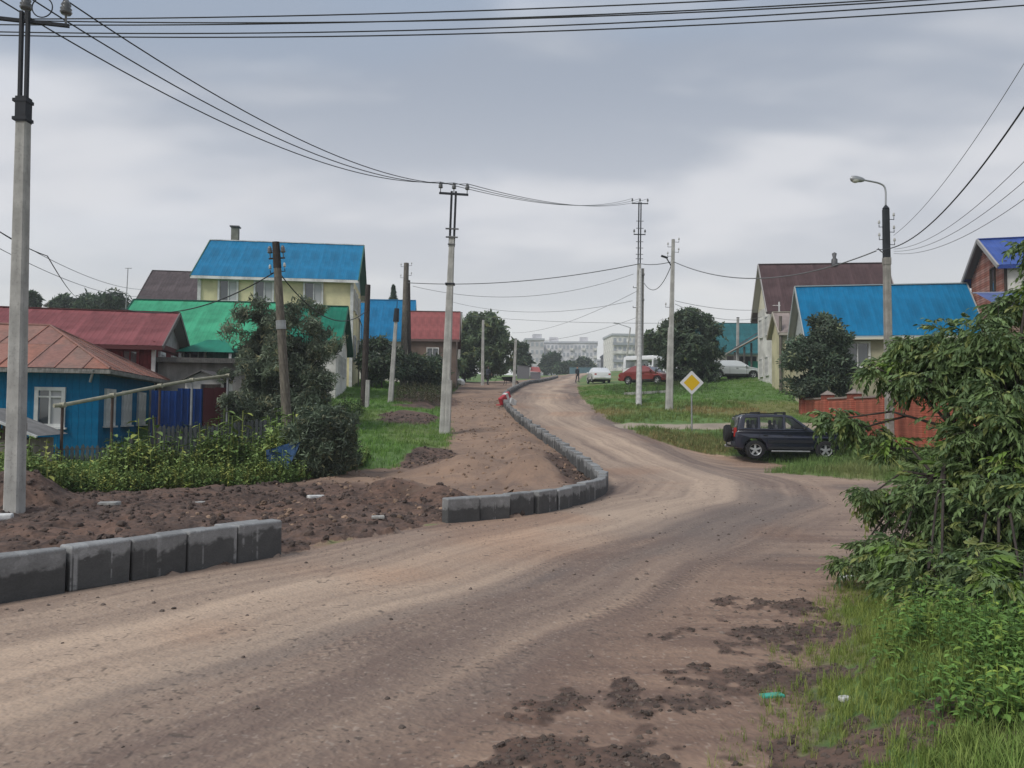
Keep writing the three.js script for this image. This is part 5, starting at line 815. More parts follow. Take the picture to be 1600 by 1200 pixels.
// ---------------------------------------------------------------- people, far up the street
function personGeo(pose) {
  const R = 66, mc = new MarchingCubes(R, new THREE.MeshBasicMaterial(), false, false, 60000); mc.isolation = 0; const S = 0.96;
  const J = { hip: [0, 0.93, 0], chest: [0, 1.3, 0.0], neck: [0, 1.49, 0.01], head: [0, 1.63, 0.02] }; const caps = [];
  const cap = (a, b, r0, r1) => caps.push([V3(...a), V3(...b), r0, r1]);
  cap([-0.06, 0.94, 0], [0.06, 0.94, 0], 0.13, 0.13); cap([0, 0.98, 0], [0, 1.2, 0], 0.135, 0.145); cap([-0.1, 1.33, 0], [0.1, 1.33, 0], 0.12, 0.12); cap([-0.17, 1.4, 0], [0.17, 1.4, 0], 0.075, 0.075); cap([0, 1.42, 0], [0, 1.54, 0.02], 0.06, 0.055); cap([0, 1.60, 0.015], [0, 1.68, 0.0], 0.085, 0.088); cap([0, 1.61, 0.09], [0, 1.60, 0.1], 0.018, 0.015);
  for (const s of [-1, 1]) { const st = pose.stride * s; const knee = [s * 0.095, 0.5, 0.06 + st * 0.5], ank = [s * 0.1, 0.09, st - 0.02]; cap([s * 0.09, 0.9, 0], knee, 0.095, 0.065); cap(knee, ank, 0.062, 0.045); cap([ank[0], 0.05, ank[2]], [ank[0] + s * 0.02, 0.04, ank[2] + 0.15], 0.05, 0.04);
    const el = [s * 0.26, 1.12, -0.03 - st * 0.4 + pose.fwd * 0.1], wr = [s * 0.24, 0.9 + pose.fwd * 0.12, 0.08 - st * 0.5 + pose.fwd * 0.16]; cap([s * 0.21, 1.39, 0], el, 0.062, 0.05); cap(el, wr, 0.048, 0.036); const hd = V3(...wr); cap(wr, [wr[0], wr[1] - 0.08, wr[2] + 0.02], 0.036, 0.03); for (let f = 0; f < 4; f++) cap([wr[0] + (f - 1.5) * 0.004, wr[1] - 0.08, wr[2] + (f - 1.5) * 0.02], [wr[0] - s * 0.01, wr[1] - 0.17 + Math.abs(f - 1.3) * 0.012, wr[2] + (f - 1.5) * 0.022 + 0.03], 0.011, 0.009); cap([wr[0], wr[1] - 0.03, wr[2] + 0.03], [wr[0] - s * 0.02, wr[1] - 0.09, wr[2] + 0.065], 0.013, 0.01); }
  const p = V3(), ab = V3(), half = R / 2;
  for (let k = 0; k < R; k++) for (let j = 0; j < R; j++) for (let i = 0; i < R; i++) { p.set((i - half) / half * S, (j - half) / half * S + 0.9, (k - half) / half * S); let d = 1e9; for (const [a, b, r0, r1] of caps) { ab.subVectors(b, a); const t = clamp(((p.x - a.x) * ab.x + (p.y - a.y) * ab.y + (p.z - a.z) * ab.z) / (ab.lengthSq() + 1e-9), 0, 1); const q = Math.hypot(p.x - a.x - ab.x * t, p.y - a.y - ab.y * t, p.z - a.z - ab.z * t) - mix(r0, r1, t), kk = 0.03, h = clamp(0.5 + 0.5 * (d - q) / kk, 0, 1); d = d > 1e8 ? q : mix(d, q, h) - kk * h * (1 - h); } mc.field[k * R * R + j * R + i] = -d; }
  mc.update(); const n = mc.count, pos = new Float32Array(mc.positionArray.slice(0, n * 3)), nor = new Float32Array(mc.normalArray.slice(0, n * 3)), col = new Float32Array(n * 3);
  for (let i = 0; i < n; i++) { pos[i * 3] *= S; pos[i * 3 + 1] = pos[i * 3 + 1] * S + 0.9; pos[i * 3 + 2] *= S; const y = pos[i * 3 + 1], x = Math.abs(pos[i * 3]); const c = y > 1.5 ? (y > 1.68 || pos[i * 3 + 2] < -0.02 ? [0.03, 0.022, 0.018] : [0.42, 0.26, 0.19]) : y < 0.09 ? [0.03, 0.03, 0.03] : x > 0.19 && y < 0.92 + pose.fwd * 0.12 ? [0.42, 0.26, 0.19] : y < 0.95 ? pose.legs : pose.coat; col.set(c, i * 3); }
  const g = new THREE.BufferGeometry(); g.setAttribute('position', new THREE.BufferAttribute(pos, 3)); g.setAttribute('normal', new THREE.BufferAttribute(nor, 3)); g.setAttribute('color', new THREE.BufferAttribute(col, 3)); const m = mergeVertices(g, 1e-4); m.computeVertexNormals(); return m;
}
const cloth = new THREE.MeshStandardMaterial({ vertexColors: true, roughness: 0.9, side: THREE.DoubleSide });
{ const o = top('person', personGeo({ stride: 0.16, fwd: 0, coat: [0.035, 0.04, 0.05], legs: [0.04, 0.04, 0.045] }), cloth, 'person in dark clothes walking on the far road beside the white sedan', 'person'); o.position.copy(at(902, 84)); o.rotation.y = 0.5; }
{ const o = top('person', personGeo({ stride: 0.05, fwd: 1, coat: [0.03, 0.035, 0.05], legs: [0.028, 0.03, 0.035] }), cloth, 'person in dark clothes standing on the dug strip by the far white post', 'person'); o.position.copy(at(762, 72)); o.rotation.y = 2.2; }
// ---------------------------------------------------------------- small things on the works
{
  const p = G(790, 634), g = base('road_barrier', p, 'red and white plastic road barrier leaning on the kerb uphill', 'barrier'); g.rotation.y = 0.9; g.scale.setScalar(0.75); const redP = mk([0.40, 0.05, 0.06], 0.5);
  part('red_block', new RoundedBoxGeometry(1.1, 0.55, 0.32, 2, 0.07).rotateZ(0.5).translate(-0.1, 0.52, 0), redP, g); part('white_block', new RoundedBoxGeometry(0.7, 0.5, 0.3, 2, 0.07).rotateZ(-0.35).translate(0.55, 0.25, 0.15), M.white, g); part('foot', box(0.9, 0.08, 0.4, -0.35, 0.05, 0), redP, g); part('white_band', box(0.25, 0.56, 0.335).rotateZ(0.5).translate(0.05, 0.6, 0), M.white, g);
}
{
  const p = at(795, 70), g = base('wheelbarrow', p, 'dark wheelbarrow standing on the dug strip uphill', 'wheelbarrow'); g.rotation.y = 0.4; const tray = quads([[[-0.6, 0.75, -0.4], [0.6, 0.8, -0.4], [0.4, 0.4, -0.25], [-0.35, 0.4, -0.25]], [[-0.6, 0.75, 0.4], [0.6, 0.8, 0.4], [0.4, 0.4, 0.25], [-0.35, 0.4, 0.25]], [[-0.35, 0.4, -0.25], [0.4, 0.4, -0.25], [0.4, 0.4, 0.25], [-0.35, 0.4, 0.25]], [[0.6, 0.8, -0.4], [0.6, 0.8, 0.4], [0.4, 0.4, 0.25], [0.4, 0.4, -0.25]], [[-0.6, 0.75, -0.4], [-0.6, 0.75, 0.4], [-0.35, 0.4, 0.25], [-0.35, 0.4, -0.25]]]);
  part('tray', tray, blackPl, g); part('wheel', wheelGeo(0.22, 0.1)[0].translate(0.75, 0.22, 0), tyreM, g); for (const s of [-1, 1]) { part('handle', bar(V3(0.75, 0.25, s * 0.08), V3(-1.1, 0.65, s * 0.32), 0.025, 0.025, 6), M.steelDark, g); part('leg', bar(V3(-0.3, 0.42, s * 0.25), V3(-0.4, 0, s * 0.28), 0.025, 0.025, 6), M.steelDark, g); }
}
{ // white sack on the far verge
  const p = at(719, 66), r = rng(3), geo = new THREE.SphereGeometry(0.5, 14, 10); const q = geo.attributes.position; for (let i = 0; i < q.count; i++) q.setXYZ(i, q.getX(i) * 0.85, (Math.max(q.getY(i), -0.3) + 0.3) * 0.75, q.getZ(i) * 0.6 * (0.85 + 0.3 * vn(i * 0.7, 3))); geo.computeVertexNormals(); const s = top('sack', geo, mk([0.62, 0.63, 0.62], 0.8), 'white sack lying by the far pale pole', 'sack'); s.position.copy(p); }
{ // blue plastic sheet in the weeds
  const g = new THREE.PlaneGeometry(0.78, 0.66, 12, 10), q = g.attributes.position; for (let i = 0; i < q.count; i++) { const x = q.getX(i), y = q.getY(i); q.setXYZ(i, (x + 0.1) * (0.62 + 0.7 * (y + 0.28)) + 0.1 * fbm(y * 4, x * 3, 2), y + 0.28 * x + 0.08 * fbm(x * 5, y * 3, 2), 0.16 * (fbm(x * 2.4 + 4, y * 2.4, 3) - 0.5) + 0.05 * x); } g.computeVertexNormals(); const p = G(428, 742); const s = top('plastic_sheet', g, mk([0.03, 0.075, 0.17], 0.6), 'crumpled blue plastic sheet hanging in the weeds by the leaning pole', 'plastic sheet'); s.position.set(p.x, p.y + 0.30, p.z - 0.1); s.rotation.set(-0.2, 0.15, 0); }
function scrap(u, v, w, h, d, m, name, label, yaw) { const p = G(u, v), g = new RoundedBoxGeometry(w, h, d, 2, Math.min(w, h, d) * 0.3), q = g.attributes.position; for (let i = 0; i < q.count; i++) { const n = 0.75 + 0.5 * vn(q.getX(i) * 13 + u, q.getZ(i) * 13 + v); q.setXYZ(i, q.getX(i) * n, q.getY(i) * n, q.getZ(i) * n); } g.computeVertexNormals(); const o = top(name, g, m, label, name === 'stone_slab' ? 'stone' : 'litter'); o.position.set(p.x, p.y + h * 0.35, p.z); o.rotation.y = yaw; return o; }
scrap(168, 796, 0.34, 0.07, 0.16, M.concrete, 'stone_slab', 'flat pale stone on the dark soil behind the near kerbs', 0.1);
scrap(4, 815, 0.3, 0.1, 0.16, M.white, 'litter', 'white scrap on the soil behind the first near kerb stone', 0.3);
scrap(495, 778, 0.3, 0.07, 0.12, M.white, 'litter', 'white scrap on the soil heap behind the gap in the kerbs', 0.5);
scrap(590, 824, 0.2, 0.05, 0.1, M.concrete, 'stone_slab', 'small pale stone at the edge of the gap in the kerbs', 0.2);
scrap(1325, 906, 0.14, 0.05, 0.08, M.white, 'litter', 'white crumpled paper at the road edge by the bush', 0.3);
scrap(1320, 1098, 0.06, 0.03, 0.04, M.white, 'litter', 'tiny white scrap in the grass by the torn up soil', 0.3);
scrap(1205, 1089, 0.13, 0.018, 0.05, mk([0.06, 0.40, 0.30], 0.4), 'litter', 'turquoise plastic scrap on the torn up soil', 0.2);
scrap(310, 792, 0.18, 0.05, 0.1, M.concrete, 'stone_slab', 'small pale stone in the dark soil below the weeds', 0.9);
console.log('vehicles done');
{ const a = G(975, 618), b = G(1043, 615), g = base('concrete_edging', a, 'low pale concrete edging in the grass by the braced pole', 'edging'); const v = b.clone().sub(a); for (let i = 0; i < 4; i++) part('edging_slab', beam(v.clone().multiplyScalar(i / 4 + 0.005), v.clone().multiplyScalar((i + 1) / 4 - 0.005), 0.16, 0.14).translate(0, 0.1, 0), M.concrete, g); }
// ---------------------------------------------------------------- vegetation
function leafGeo(L, w, bendK = 0.25, n = 2) { // a folded, drooping lance-shaped leaf along +x
  const q = [], prof = [[0, 0.12], [0.28, 0.9], [0.62, 0.8], [1, 0.0]]; const pt = (i, s) => { const [t, k] = prof[i]; return [t * L, -bendK * L * t * t + (s ? Math.abs(s) * w * k * 0.18 : 0), s * w * k * 0.5]; };
  for (let i = 0; i < 3; i++) for (const s of [-1, 1]) { const a = pt(i, 0), b = pt(i + 1, 0), c = pt(i + 1, s), d = pt(i, s); if (i === 2) q.push([a, b, d]); else q.push(s > 0 ? [a, d, c, b] : [a, b, c, d]); }
  return quads(q);
}
function compound(len, nPair, L, w, droop, seed) { // pinnate leaf: stalk with paired leaflets and one at the tip
  const r = rng(seed), parts = [], pos = t => V3(len * t, -droop * len * t * t, 0);
  for (let i = 0; i <= nPair; i++) { const t = i === nPair ? 1 : 0.35 + 0.6 * i / nPair, p = pos(t), k = (1 - 0.12 * Math.abs(i - nPair * 0.5)) * (0.85 + 0.3 * r()); for (const s of i === nPair ? [0] : [-1, 1]) { const g = leafGeo(L * k, w * k, 0.25 + 0.3 * r()); g.rotateX((r() - 0.5) * 0.5 + s * 0.35).rotateZ(-droop * t * 0.9 - 0.12 - r() * 0.35).rotateY(-s * (0.75 + 0.4 * r())); g.translate(p.x, p.y, p.z); parts.push(g); } }
  const a = pos(0), b = pos(0.5), c = pos(1); for (const [p, q] of [[a, b], [b, c]]) parts.push(beam(p, q, 0.005, 0.005)); return merge(parts);
}
function sprig(n, L, w, seed) { const r = rng(seed), l = []; for (let i = 0; i < n; i++) { const g = leafGeo(L * (0.7 + 0.6 * r()), w * (0.8 + 0.4 * r()), 0.3 * r()); g.rotateZ((r() - 0.35) * 1.4).rotateY(r() * 6.283); g.translate((r() - 0.5) * L * 0.9, (r() - 0.5) * L * 0.9, (r() - 0.5) * L * 0.9); l.push(g); } return merge(l); }
const leafMat = (rough = 0.6, tr = 0) => { const m = tr ? new THREE.MeshPhysicalMaterial({ roughness: rough, side: THREE.DoubleSide, transmission: tr, thickness: 0 }) : new THREE.MeshStandardMaterial({ roughness: rough, side: THREE.DoubleSide }); m.color.setRGB(1, 1, 1); return m; };
const LM = leafMat(0.7, 0.3), LMr = leafMat(0.95, 0.3), LMg = leafMat(0.9);
function scatter(name, geo, m, list, parent) { // list of [position, quaternion, scale, [r,g,b]]
  const im = new THREE.InstancedMesh(geo, m, list.length), M4 = new THREE.Matrix4(), s = V3(), c = new THREE.Color(); list.forEach(([p, q, k, col], i) => { M4.compose(p, q, typeof k === 'number' ? s.set(k, k, k) : s.set(...k)); im.setMatrixAt(i, M4); im.setColorAt(i, c.setRGB(...col)); }); im.name = name; im.castShadow = im.receiveShadow = true; im.userData.kind = 'stuff'; if (parent) parent.add(im); else scene.add(im); return im;
}
const EU = new THREE.Euler(), randQ = (r, up = 1) => new THREE.Quaternion().setFromEuler(EU.set((r() - 0.5) * 2.2 * up, r() * 6.283, (r() - 0.5) * 2.2 * up, 'YXZ'));
const green = (r, a, b, y = 0.12) => { const k = r(), j = 0.8 + 0.4 * r(), e = r() < y ? 0.6 : 0; return [0, 1, 2].map(i => mix(a[i], b[i], k) * j * (i === 0 ? 1 + e : i === 1 ? 1 + e * 0.35 : 1)); };
function tree(name, label, baseP, blobs, o) { // blobs relative to base: [x,y,z, rx,ry,rz]
  const g = base(name, baseP, label, o.cat || 'tree', o.group), r = rng(o.seed || 1);
  const H0 = Math.max(...blobs.map(b => b[1])), limbs = [];
  if (o.trunk !== 0) { const tr = []; const n = o.stems || 1; for (let i = 0; i < n; i++) { const bx = (r() - 0.5) * (n > 1 ? 0.4 : 0), top = V3((r() - 0.5) * 0.6 * n * 0.5, H0 * 0.85, (r() - 0.5) * 0.4), mid = V3(bx * 1.2 + (r() - 0.5) * 0.2, H0 * 0.45, 0); tr.push(bar(V3(bx, -0.2, 0), mid, o.trunk || 0.1, (o.trunk || 0.1) * 0.75, 8), bar(mid, top, (o.trunk || 0.1) * 0.75, (o.trunk || 0.1) * 0.3, 7)); } part('trunk', merge(tr), M.woodDark, g); for (const b of blobs) limbs.push(bar(V3(0, Math.min(b[1] * 0.5, H0 * 0.5), 0), V3(b[0], b[1], b[2]), (o.trunk || 0.1) * 0.4, 0.015, 5)); part('limb', merge(limbs), M.woodDark, g); }
  const vol = blobs.map(b => b[3] * b[4] * b[5]), tot = vol.reduce((a, b) => a + b), list = [];
  blobs.forEach((b, bi) => { const n = Math.round(o.n * vol[bi] / tot), nc = Math.max(4, Math.round(n / (o.per || 46))); for (let c = 0; c < nc; c++) { // clumps near the surface of each blob
      const th = r() * 6.283, ph = Math.acos(1 - 1.85 * r()), rr = 0.45 + 0.72 * Math.sqrt(r()), cx = b[0] + b[3] * rr * Math.sin(ph) * Math.cos(th), cy = b[1] + b[4] * rr * Math.cos(ph), cz = b[2] + b[5] * rr * Math.sin(ph) * Math.sin(th), cs = (o.clump || 0.28) * (0.6 + 0.8 * r()); const tint = 0.68 + 0.64 * r();
      for (let k = 0; k < n / nc; k++) { const gs = () => (r() + r() + r() - 1.5) * 1.2; const p = V3(cx + gs() * cs, cy + gs() * cs * (o.flat || 0.8), cz + gs() * cs); if (p.y < 0.03) p.y = 0.05 + r() * 0.2; list.push([p, randQ(r, o.up || 1), (o.ls || 1) * (0.7 + 0.6 * r()), green(r, o.c0, o.c1, o.yel).map(v => v * tint)]); } } });
  scatter('crown', o.geo, o.mat || LMr, list, g); return g;
}
const sprigS = sprig(6, 0.12, 0.05, 5), sprigM = sprig(7, 0.17, 0.075, 6), sprigW = sprig(7, 0.15, 0.035, 7), sprigL = sprig(7, 0.30, 0.13, 8);
const rel = (bp, u, v, d) => P(u, v, d).sub(bp);
const blobPx = (bp, l) => l.map(([u, v, d, rx, ry = rx, rz = rx]) => { const q = rel(bp, u, v, d), s = d / 1200; return [q.x, q.y, q.z, rx * s, ry * s, rz * s]; });
const G0 = [0.028, 0.055, 0.024], G1 = [0.085, 0.125, 0.060], DK0 = [0.028, 0.055, 0.030], DK1 = [0.10, 0.15, 0.08], BR0 = [0.045, 0.10, 0.016], BR1 = [0.13, 0.22, 0.045];
{ const d = 28, b = gp(446, d); tree('willow_shrub', 'large grey green shrub tree behind the leaning wooden pole', b, blobPx(b, [[408, 525, d, 42, 45], [470, 530, d, 45, 48], [395, 590, d, 38, 45], [448, 590, d, 50, 55], [500, 560, d, 24, 42], [492, 610, d, 28, 40], [430, 640, d, 40, 35], [478, 640, d, 40, 32], [380, 625, d - 0.4, 24, 28]]), { n: 8500, geo: sprigW, ls: 1.25, c0: [0.060, 0.088, 0.052], c1: [0.21, 0.26, 0.17], seed: 4, stems: 4, trunk: 0.08, clump: 0.24, per: 48 }); }
{ const b = G(510, 744), d = -b.z; tree('shrub', 'round dark green shrub at the edge of the dug soil', b, blobPx(b, [[505, 695, d, 40, 42], [485, 670, d, 26, 26], [530, 680, d, 24, 30], [515, 720, d, 34, 24], [478, 715, d, 20, 26]]), { cat: 'shrub', n: 5200, geo: sprigW, c0: [0.045, 0.078, 0.045], c1: [0.16, 0.21, 0.125], seed: 9, stems: 5, trunk: 0.03, clump: 0.15, per: 42 }); }
{ const d = 80, b = gp(725, d); tree('tree', 'bushy green tree beside the small red roofed house', b, blobPx(b, [[762, 520, d, 30, 28], [740, 540, d, 34, 34], [775, 548, d, 24, 30], [715, 550, d, 26, 30], [752, 500, d, 16, 14], [690, 566, d - 12, 26, 18], [660, 568, d - 14, 22, 18], [745, 574, d, 34, 12], [780, 574, d + 3, 20, 12], [706, 574, d - 4, 20, 12]]), { n: 8000, geo: sprigL, ls: 1.25, c0: [0.050, 0.090, 0.042], c1: [0.16, 0.22, 0.10], seed: 14, trunk: 0.16, clump: 0.45 }); }
{ const d = 46, b = gp(596, d); tree('shrub', 'dark shrub in the gap behind the grass bank and blue roof', b, blobPx(b, [[592, 560, d, 22, 28], [612, 572, d, 20, 20], [645, 575, d + 3, 24, 20], [672, 580, d + 4, 22, 16], [578, 580, d, 14, 16]]), { cat: 'shrub', n: 4200, geo: sprigM, ls: 1.3, c0: DK0, c1: [0.11, 0.165, 0.085], seed: 15, trunk: 0.06, clump: 0.3 }); }
{ const d = 56, b = gp(1080, d); tree('tree', 'dense dark green tree beside the white estate car', b, blobPx(b, [[1080, 535, d, 36, 40], [1062, 555, d, 24, 30], [1105, 550, d, 22, 34], [1078, 505, d, 20, 18], [1112, 515, d, 10, 16], [1070, 580, d, 26, 14], [1100, 580, d, 22, 14]]), { n: 5200, geo: sprigL, ls: 0.75, c0: DK0, c1: [0.125, 0.185, 0.10], seed: 16, trunk: 0.16, clump: 0.38 }); }
{ const d = 72, b = gp(1028, d); tree('tree', 'lighter green tree behind the white minibus', b, blobPx(b, [[1030, 540, d, 20, 24], [1045, 530, d, 14, 22], [1018, 550, d, 12, 14]]), { n: 2600, geo: sprigL, c0: G0, c1: [0.12, 0.17, 0.08], seed: 17, trunk: 0.14, clump: 0.4 }); }
{ const d = 35.5, b = gp(1272, d); tree('tree', 'dark leafy tree growing at the corner of the brick wall', b, blobPx(b, [[1285, 545, d, 34, 34], [1265, 575, d, 30, 36], [1300, 575, d, 26, 32], [1290, 515, d, 20, 18], [1258, 605, d, 24, 16], [1290, 600, d, 26, 18]]), { n: 5200, geo: sprigM, ls: 1.0, c0: DK0, c1: [0.115, 0.17, 0.10], seed: 18, trunk: 0.13, clump: 0.26 }); }
{ const d = 70, b = gp(612, d); const g = base('spruce_tree', b, 'small dark spruce behind the blue roof in two shades', 'tree'), r = rng(6), L = []; const yt = P(612, 446, d).y - b.y; part('trunk', bar(V3(0, 0, 0), V3(0, yt, 0), 0.12, 0.02, 6), M.woodDark, g); for (let i = 0; i < 1400; i++) { const t = Math.pow(r(), 0.8), y = yt * (0.35 + 0.65 * t), R = (1 - t) * 1.6 * (0.6 + 0.4 * Math.abs(Math.sin(t * 22))) * Math.sqrt(r()), a = r() * 6.283; L.push([V3(R * Math.cos(a), y, R * Math.sin(a)), randQ(r), 0.8, green(r, DK0, DK1, 0)]); } scatter('crown', sprigM, LMr, L, g); }
for (const [u, v, d, rx, ry, lab] of [[98, 474, 85, 10, 9, 'far dark treetop left of the white gable'], [52, 472, 80, 5, 12, 'far pointed treetop beside the tall pale pole'], [160, 474, 82, 26, 9, 'far row of treetops right of the white gable'], [862, 568, 190, 10, 10, 'far blurred tree before the apartment blocks'], [914, 573, 200, 9, 7, 'far blurred tree at the end of the road'], [884, 577, 180, 12, 5, 'far low bushes below the apartment blocks'], [812, 560, 110, 10, 18, 'far dark tree at the top of the dug strip']]) { const b = P(u, 600, d); b.y = H(b.x, d); tree('far_tree', lab, b, blobPx(b, [[u, v, d, rx, ry], [u + rx * 0.4, v + ry * 0.3, d, rx * 0.7, ry * 0.8], [u - rx * 0.5, v + ry * 0.4, d, rx * 0.6, ry * 0.7]]), { n: 900, geo: sprigL, ls: d / 55, c0: DK0, c1: DK1, seed: u, trunk: 0.2, clump: rx * d / 1200 * 0.35 }); }
{ const p = P(918, 580, 170), g = base('far_fence', V3(p.x - 3.5, H(p.x, 170) , p.z), 'far bluish fence closing the end of the road', 'fence'), fm = mk([0.10, 0.17, 0.2], 0.8); for (let i = 0; i < 8; i++) part('panel', box(0.95, 2.4, 0.08, i, 0.9, 0), fm, g); for (let i = 0; i <= 8; i += 2) part('post', box(0.12, 2.7, 0.12, i - 0.5, 1.0, -0.1), M.steel, g); }
{ const p = P(811, 580, 105), y = H(p.x, 105), g = base('far_shed', V3(p.x, y, p.z), 'far grey plank shed at the top of the dug strip', 'shed'); const gm = mk([0.16, 0.15, 0.165], 0.9); part('wall', box(1.7, 2.0, 2, 0.6, 0.8, -1), gm, g); part('roof', quads([[[-0.4, 2.2, 0.2], [1.6, 1.75, 0.2], [1.6, 1.75, -2.2], [-0.4, 2.2, -2.2]]]), M.steelDark, g); part('red_roof', quads([[[1.5, 1.0, 0.3], [3.0, 0.9, 0.3], [2.8, 1.7, -1.2], [1.7, 1.75, -1.2]]]), mk(C.redRoof, 0.7), g); part('side_wall', box(1.4, 1.1, 1.2, 2.25, 0.35, -0.4), gm, g); }

// near bush on the right: stems, branches and pinnate leaves
{
  const b = G(1530, 975); b.x = 4.35; b.z = -6.75; b.y = HG(b.x, b.z); const g = base('elder_bush', b, 'big overhanging bush of drooping pinnate leaves beside the road', 'bush'), r = rng(22);
  const B = [[1500, 545, 7.2, 70, 65], [1445, 585, 7.3, 62, 50], [1560, 560, 6.9, 85, 85], [1575, 660, 6.7, 110, 90], [1530, 710, 6.9, 70, 70], [1420, 560, 7.5, 45, 45], [1390, 700, 7.6, 34, 22], [1350, 668, 7.7, 46, 24], [1305, 655, 7.8, 34, 18], [1480, 790, 6.9, 95, 75], [1580, 780, 6.5, 120, 100], [1410, 790, 7.2, 55, 30], [1365, 855, 7.2, 36, 16], [1440, 880, 6.9, 80, 60], [1550, 900, 6.4, 120, 90], [1420, 930, 6.9, 50, 45], [1365, 770, 7.3, 30, 12], [1330, 880, 7.3, 14, 8], [1600, 480, 7.0, 60, 30], [1650, 600, 6.8, 80, 140], [1660, 850, 6.3, 90, 160], [1370, 575, 7.5, 20, 20], [1615, 385, 6.8, 24, 10], [1640, 440, 6.8, 30, 60], [1480, 970, 6.5, 90, 45], [1590, 990, 6.1, 110, 60], [1395, 880, 6.4, 46, 50], [1450, 900, 6.0, 60, 60], [1520, 915, 5.7, 80, 70], [1600, 930, 5.3, 100, 90], [1470, 960, 5.6, 60, 40], [1560, 990, 5.2, 80, 50]];
  const blobs = blobPx(b, B), lens = [compound(0.20, 3, 0.082, 0.034, 0.55, 3), compound(0.18, 3, 0.074, 0.030, 0.9, 4), compound(0.14, 2, 0.070, 0.036, 0.3, 5)];
  const stems = []; for (let i = 0; i < 9; i++) { const a = r() * 6.283; stems.push([V3(Math.cos(a) * 0.18, -0.1, Math.sin(a) * 0.18), V3((r() - 0.5) * 0.8 - 0.1, 0.9 + r() * 0.6, (r() - 0.5) * 0.8)]); }
  part('stem', merge(stems.map(([p, q]) => bar(p, q, 0.03, 0.02, 6))), M.woodDark, g);
  const twigs = [], leaves = [];
  blobs.forEach((bl, bi) => { const c = V3(bl[0], bl[1], bl[2]); let best = stems[0][1]; for (const [, q] of stems) if (q.distanceTo(c) < best.distanceTo(c)) best = q; const mid = best.clone().lerp(c, 0.5); mid.y += 0.12; twigs.push(bar(best, mid, 0.016, 0.011, 5), bar(mid, c, 0.011, 0.007, 5));
    const nt = Math.round(clamp(bl[3] * bl[4] * 340, 6, 170)); const bright = [14, 25, 29].includes(bi) ? 0.28 : bi === 8 || bi === 7 ? 0.12 : 0.06;
    for (let k = 0; k < nt; k++) { const th = r() * 6.283, ph = Math.acos(1 - 2 * r()), rr = 0.45 + 0.55 * Math.pow(r(), 0.5), tip = V3(bl[0] + bl[3] * rr * Math.sin(ph) * Math.cos(th), bl[1] + bl[4] * rr * Math.cos(ph), bl[2] + bl[5] * rr * Math.sin(ph) * Math.sin(th)); if (tip.y < 0.08) tip.y = 0.08 + 0.25 * r(); const from = c.clone().lerp(tip, 0.25); if (k % 2 === 0) twigs.push(bar(from, tip, 0.006, 0.003, 4));
      const young = r() < bright, dir = tip.clone().sub(c).setY(0).normalize(), nl = 6 + Math.floor(r() * 6);
      for (let l = 0; l < nl; l++) { const t = 0.35 + 0.65 * r(), p = from.clone().lerp(tip, t), yaw = Math.atan2(-dir.z, dir.x) + (r() - 0.5) * 3.6, q = new THREE.Quaternion().setFromEuler(EU.set((r() - 0.5) * 1.4, yaw, 0.85 - r() * 1.5, 'YXZ')); leaves.push([p, q, 0.6 + 0.45 * r(), young ? green(r, [0.10, 0.20, 0.018], [0.20, 0.30, 0.04], 0) : green(r, [0.045, 0.094, 0.022], [0.180, 0.270, 0.085], 0.18), Math.floor(r() * 3)]); } } });
  part('branch', merge(twigs), M.woodDark, g);
  const mats = new Map(), matFor = c => { const k = c.map(v => Math.round(v * 40)).join(); if (!mats.has(k)) { const m = leafMat(0.7, 0.3); m.color.setRGB(...c); mats.set(k, m); } return mats.get(k); };
  const cam = V3(0, 1.6, 0).sub(b); leaves.sort((x, y) => x[0].distanceTo(cam) - y[0].distanceTo(cam));
  leaves.slice(0, 300).forEach(([p, q, s, c, v]) => { const m = part('leaf', lens[v], matFor(c), g); m.position.copy(p); m.quaternion.copy(q); m.scale.setScalar(s); });
  for (let v = 0; v < 3; v++) scatter('foliage', lens[v], LM, leaves.slice(300).filter(l => l[4] === v), g);
  console.log('bush leaves', leaves.length);
}

// grass, weeds and clods: nobody could count them
function tuft(n, h, spread, w, seed, lean = 0.5) { const r = rng(seed), q = []; for (let i = 0; i < n; i++) { const a = r() * 6.283, bx = (r() - 0.5) * spread, bz = (r() - 0.5) * spread, hh = h * (0.55 + 0.6 * r()), l = lean * hh * (0.3 + r()), dx = Math.cos(a), dz = Math.sin(a), sx = -dz * w / 2, sz = dx * w / 2; const p0 = [bx, 0, bz], p1 = [bx + dx * l * 0.3, hh * 0.6, bz + dz * l * 0.3], p2 = [bx + dx * l, hh, bz + dz * l]; q.push([[p0[0] - sx, 0, p0[2] - sz], [p0[0] + sx, 0, p0[2] + sz], [p1[0] + sx * 0.8, p1[1], p1[2] + sz * 0.8], [p1[0] - sx * 0.8, p1[1], p1[2] - sz * 0.8]], [[p1[0] - sx * 0.8, p1[1], p1[2] - sz * 0.8], [p1[0] + sx * 0.8, p1[1], p1[2] + sz * 0.8], p2]); } return quads(q); }
const tufts = [tuft(9, 0.16, 0.12, 0.007, 1), tuft(9, 0.22, 0.14, 0.008, 2, 0.7), tuft(8, 0.12, 0.16, 0.008, 3, 0.9)], tuftFar = tuft(10, 0.2, 0.3, 0.02, 5, 0.7);
const qy = r => new THREE.Quaternion().setFromAxisAngle(V3(0, 1, 0), r() * 6.283);
function sow(name, label, geo, region, n, seed, fn, cat = 'grass') { const r = rng(seed), list = []; let tries = 0; while (list.length < n && tries++ < n * 12) { const x = mix(region[0], region[1], r()), d = mix(region[2], region[3], r()), k = fn(x, d, r); if (!k) continue; list.push([V3(x, H(x, d) + (k.y || 0) - 0.005, -d), k.q || qy(r), k.s, k.c]); } return tag(scatter(numbered(name), geo, LMg, list), label, cat, null, 'stuff'); }
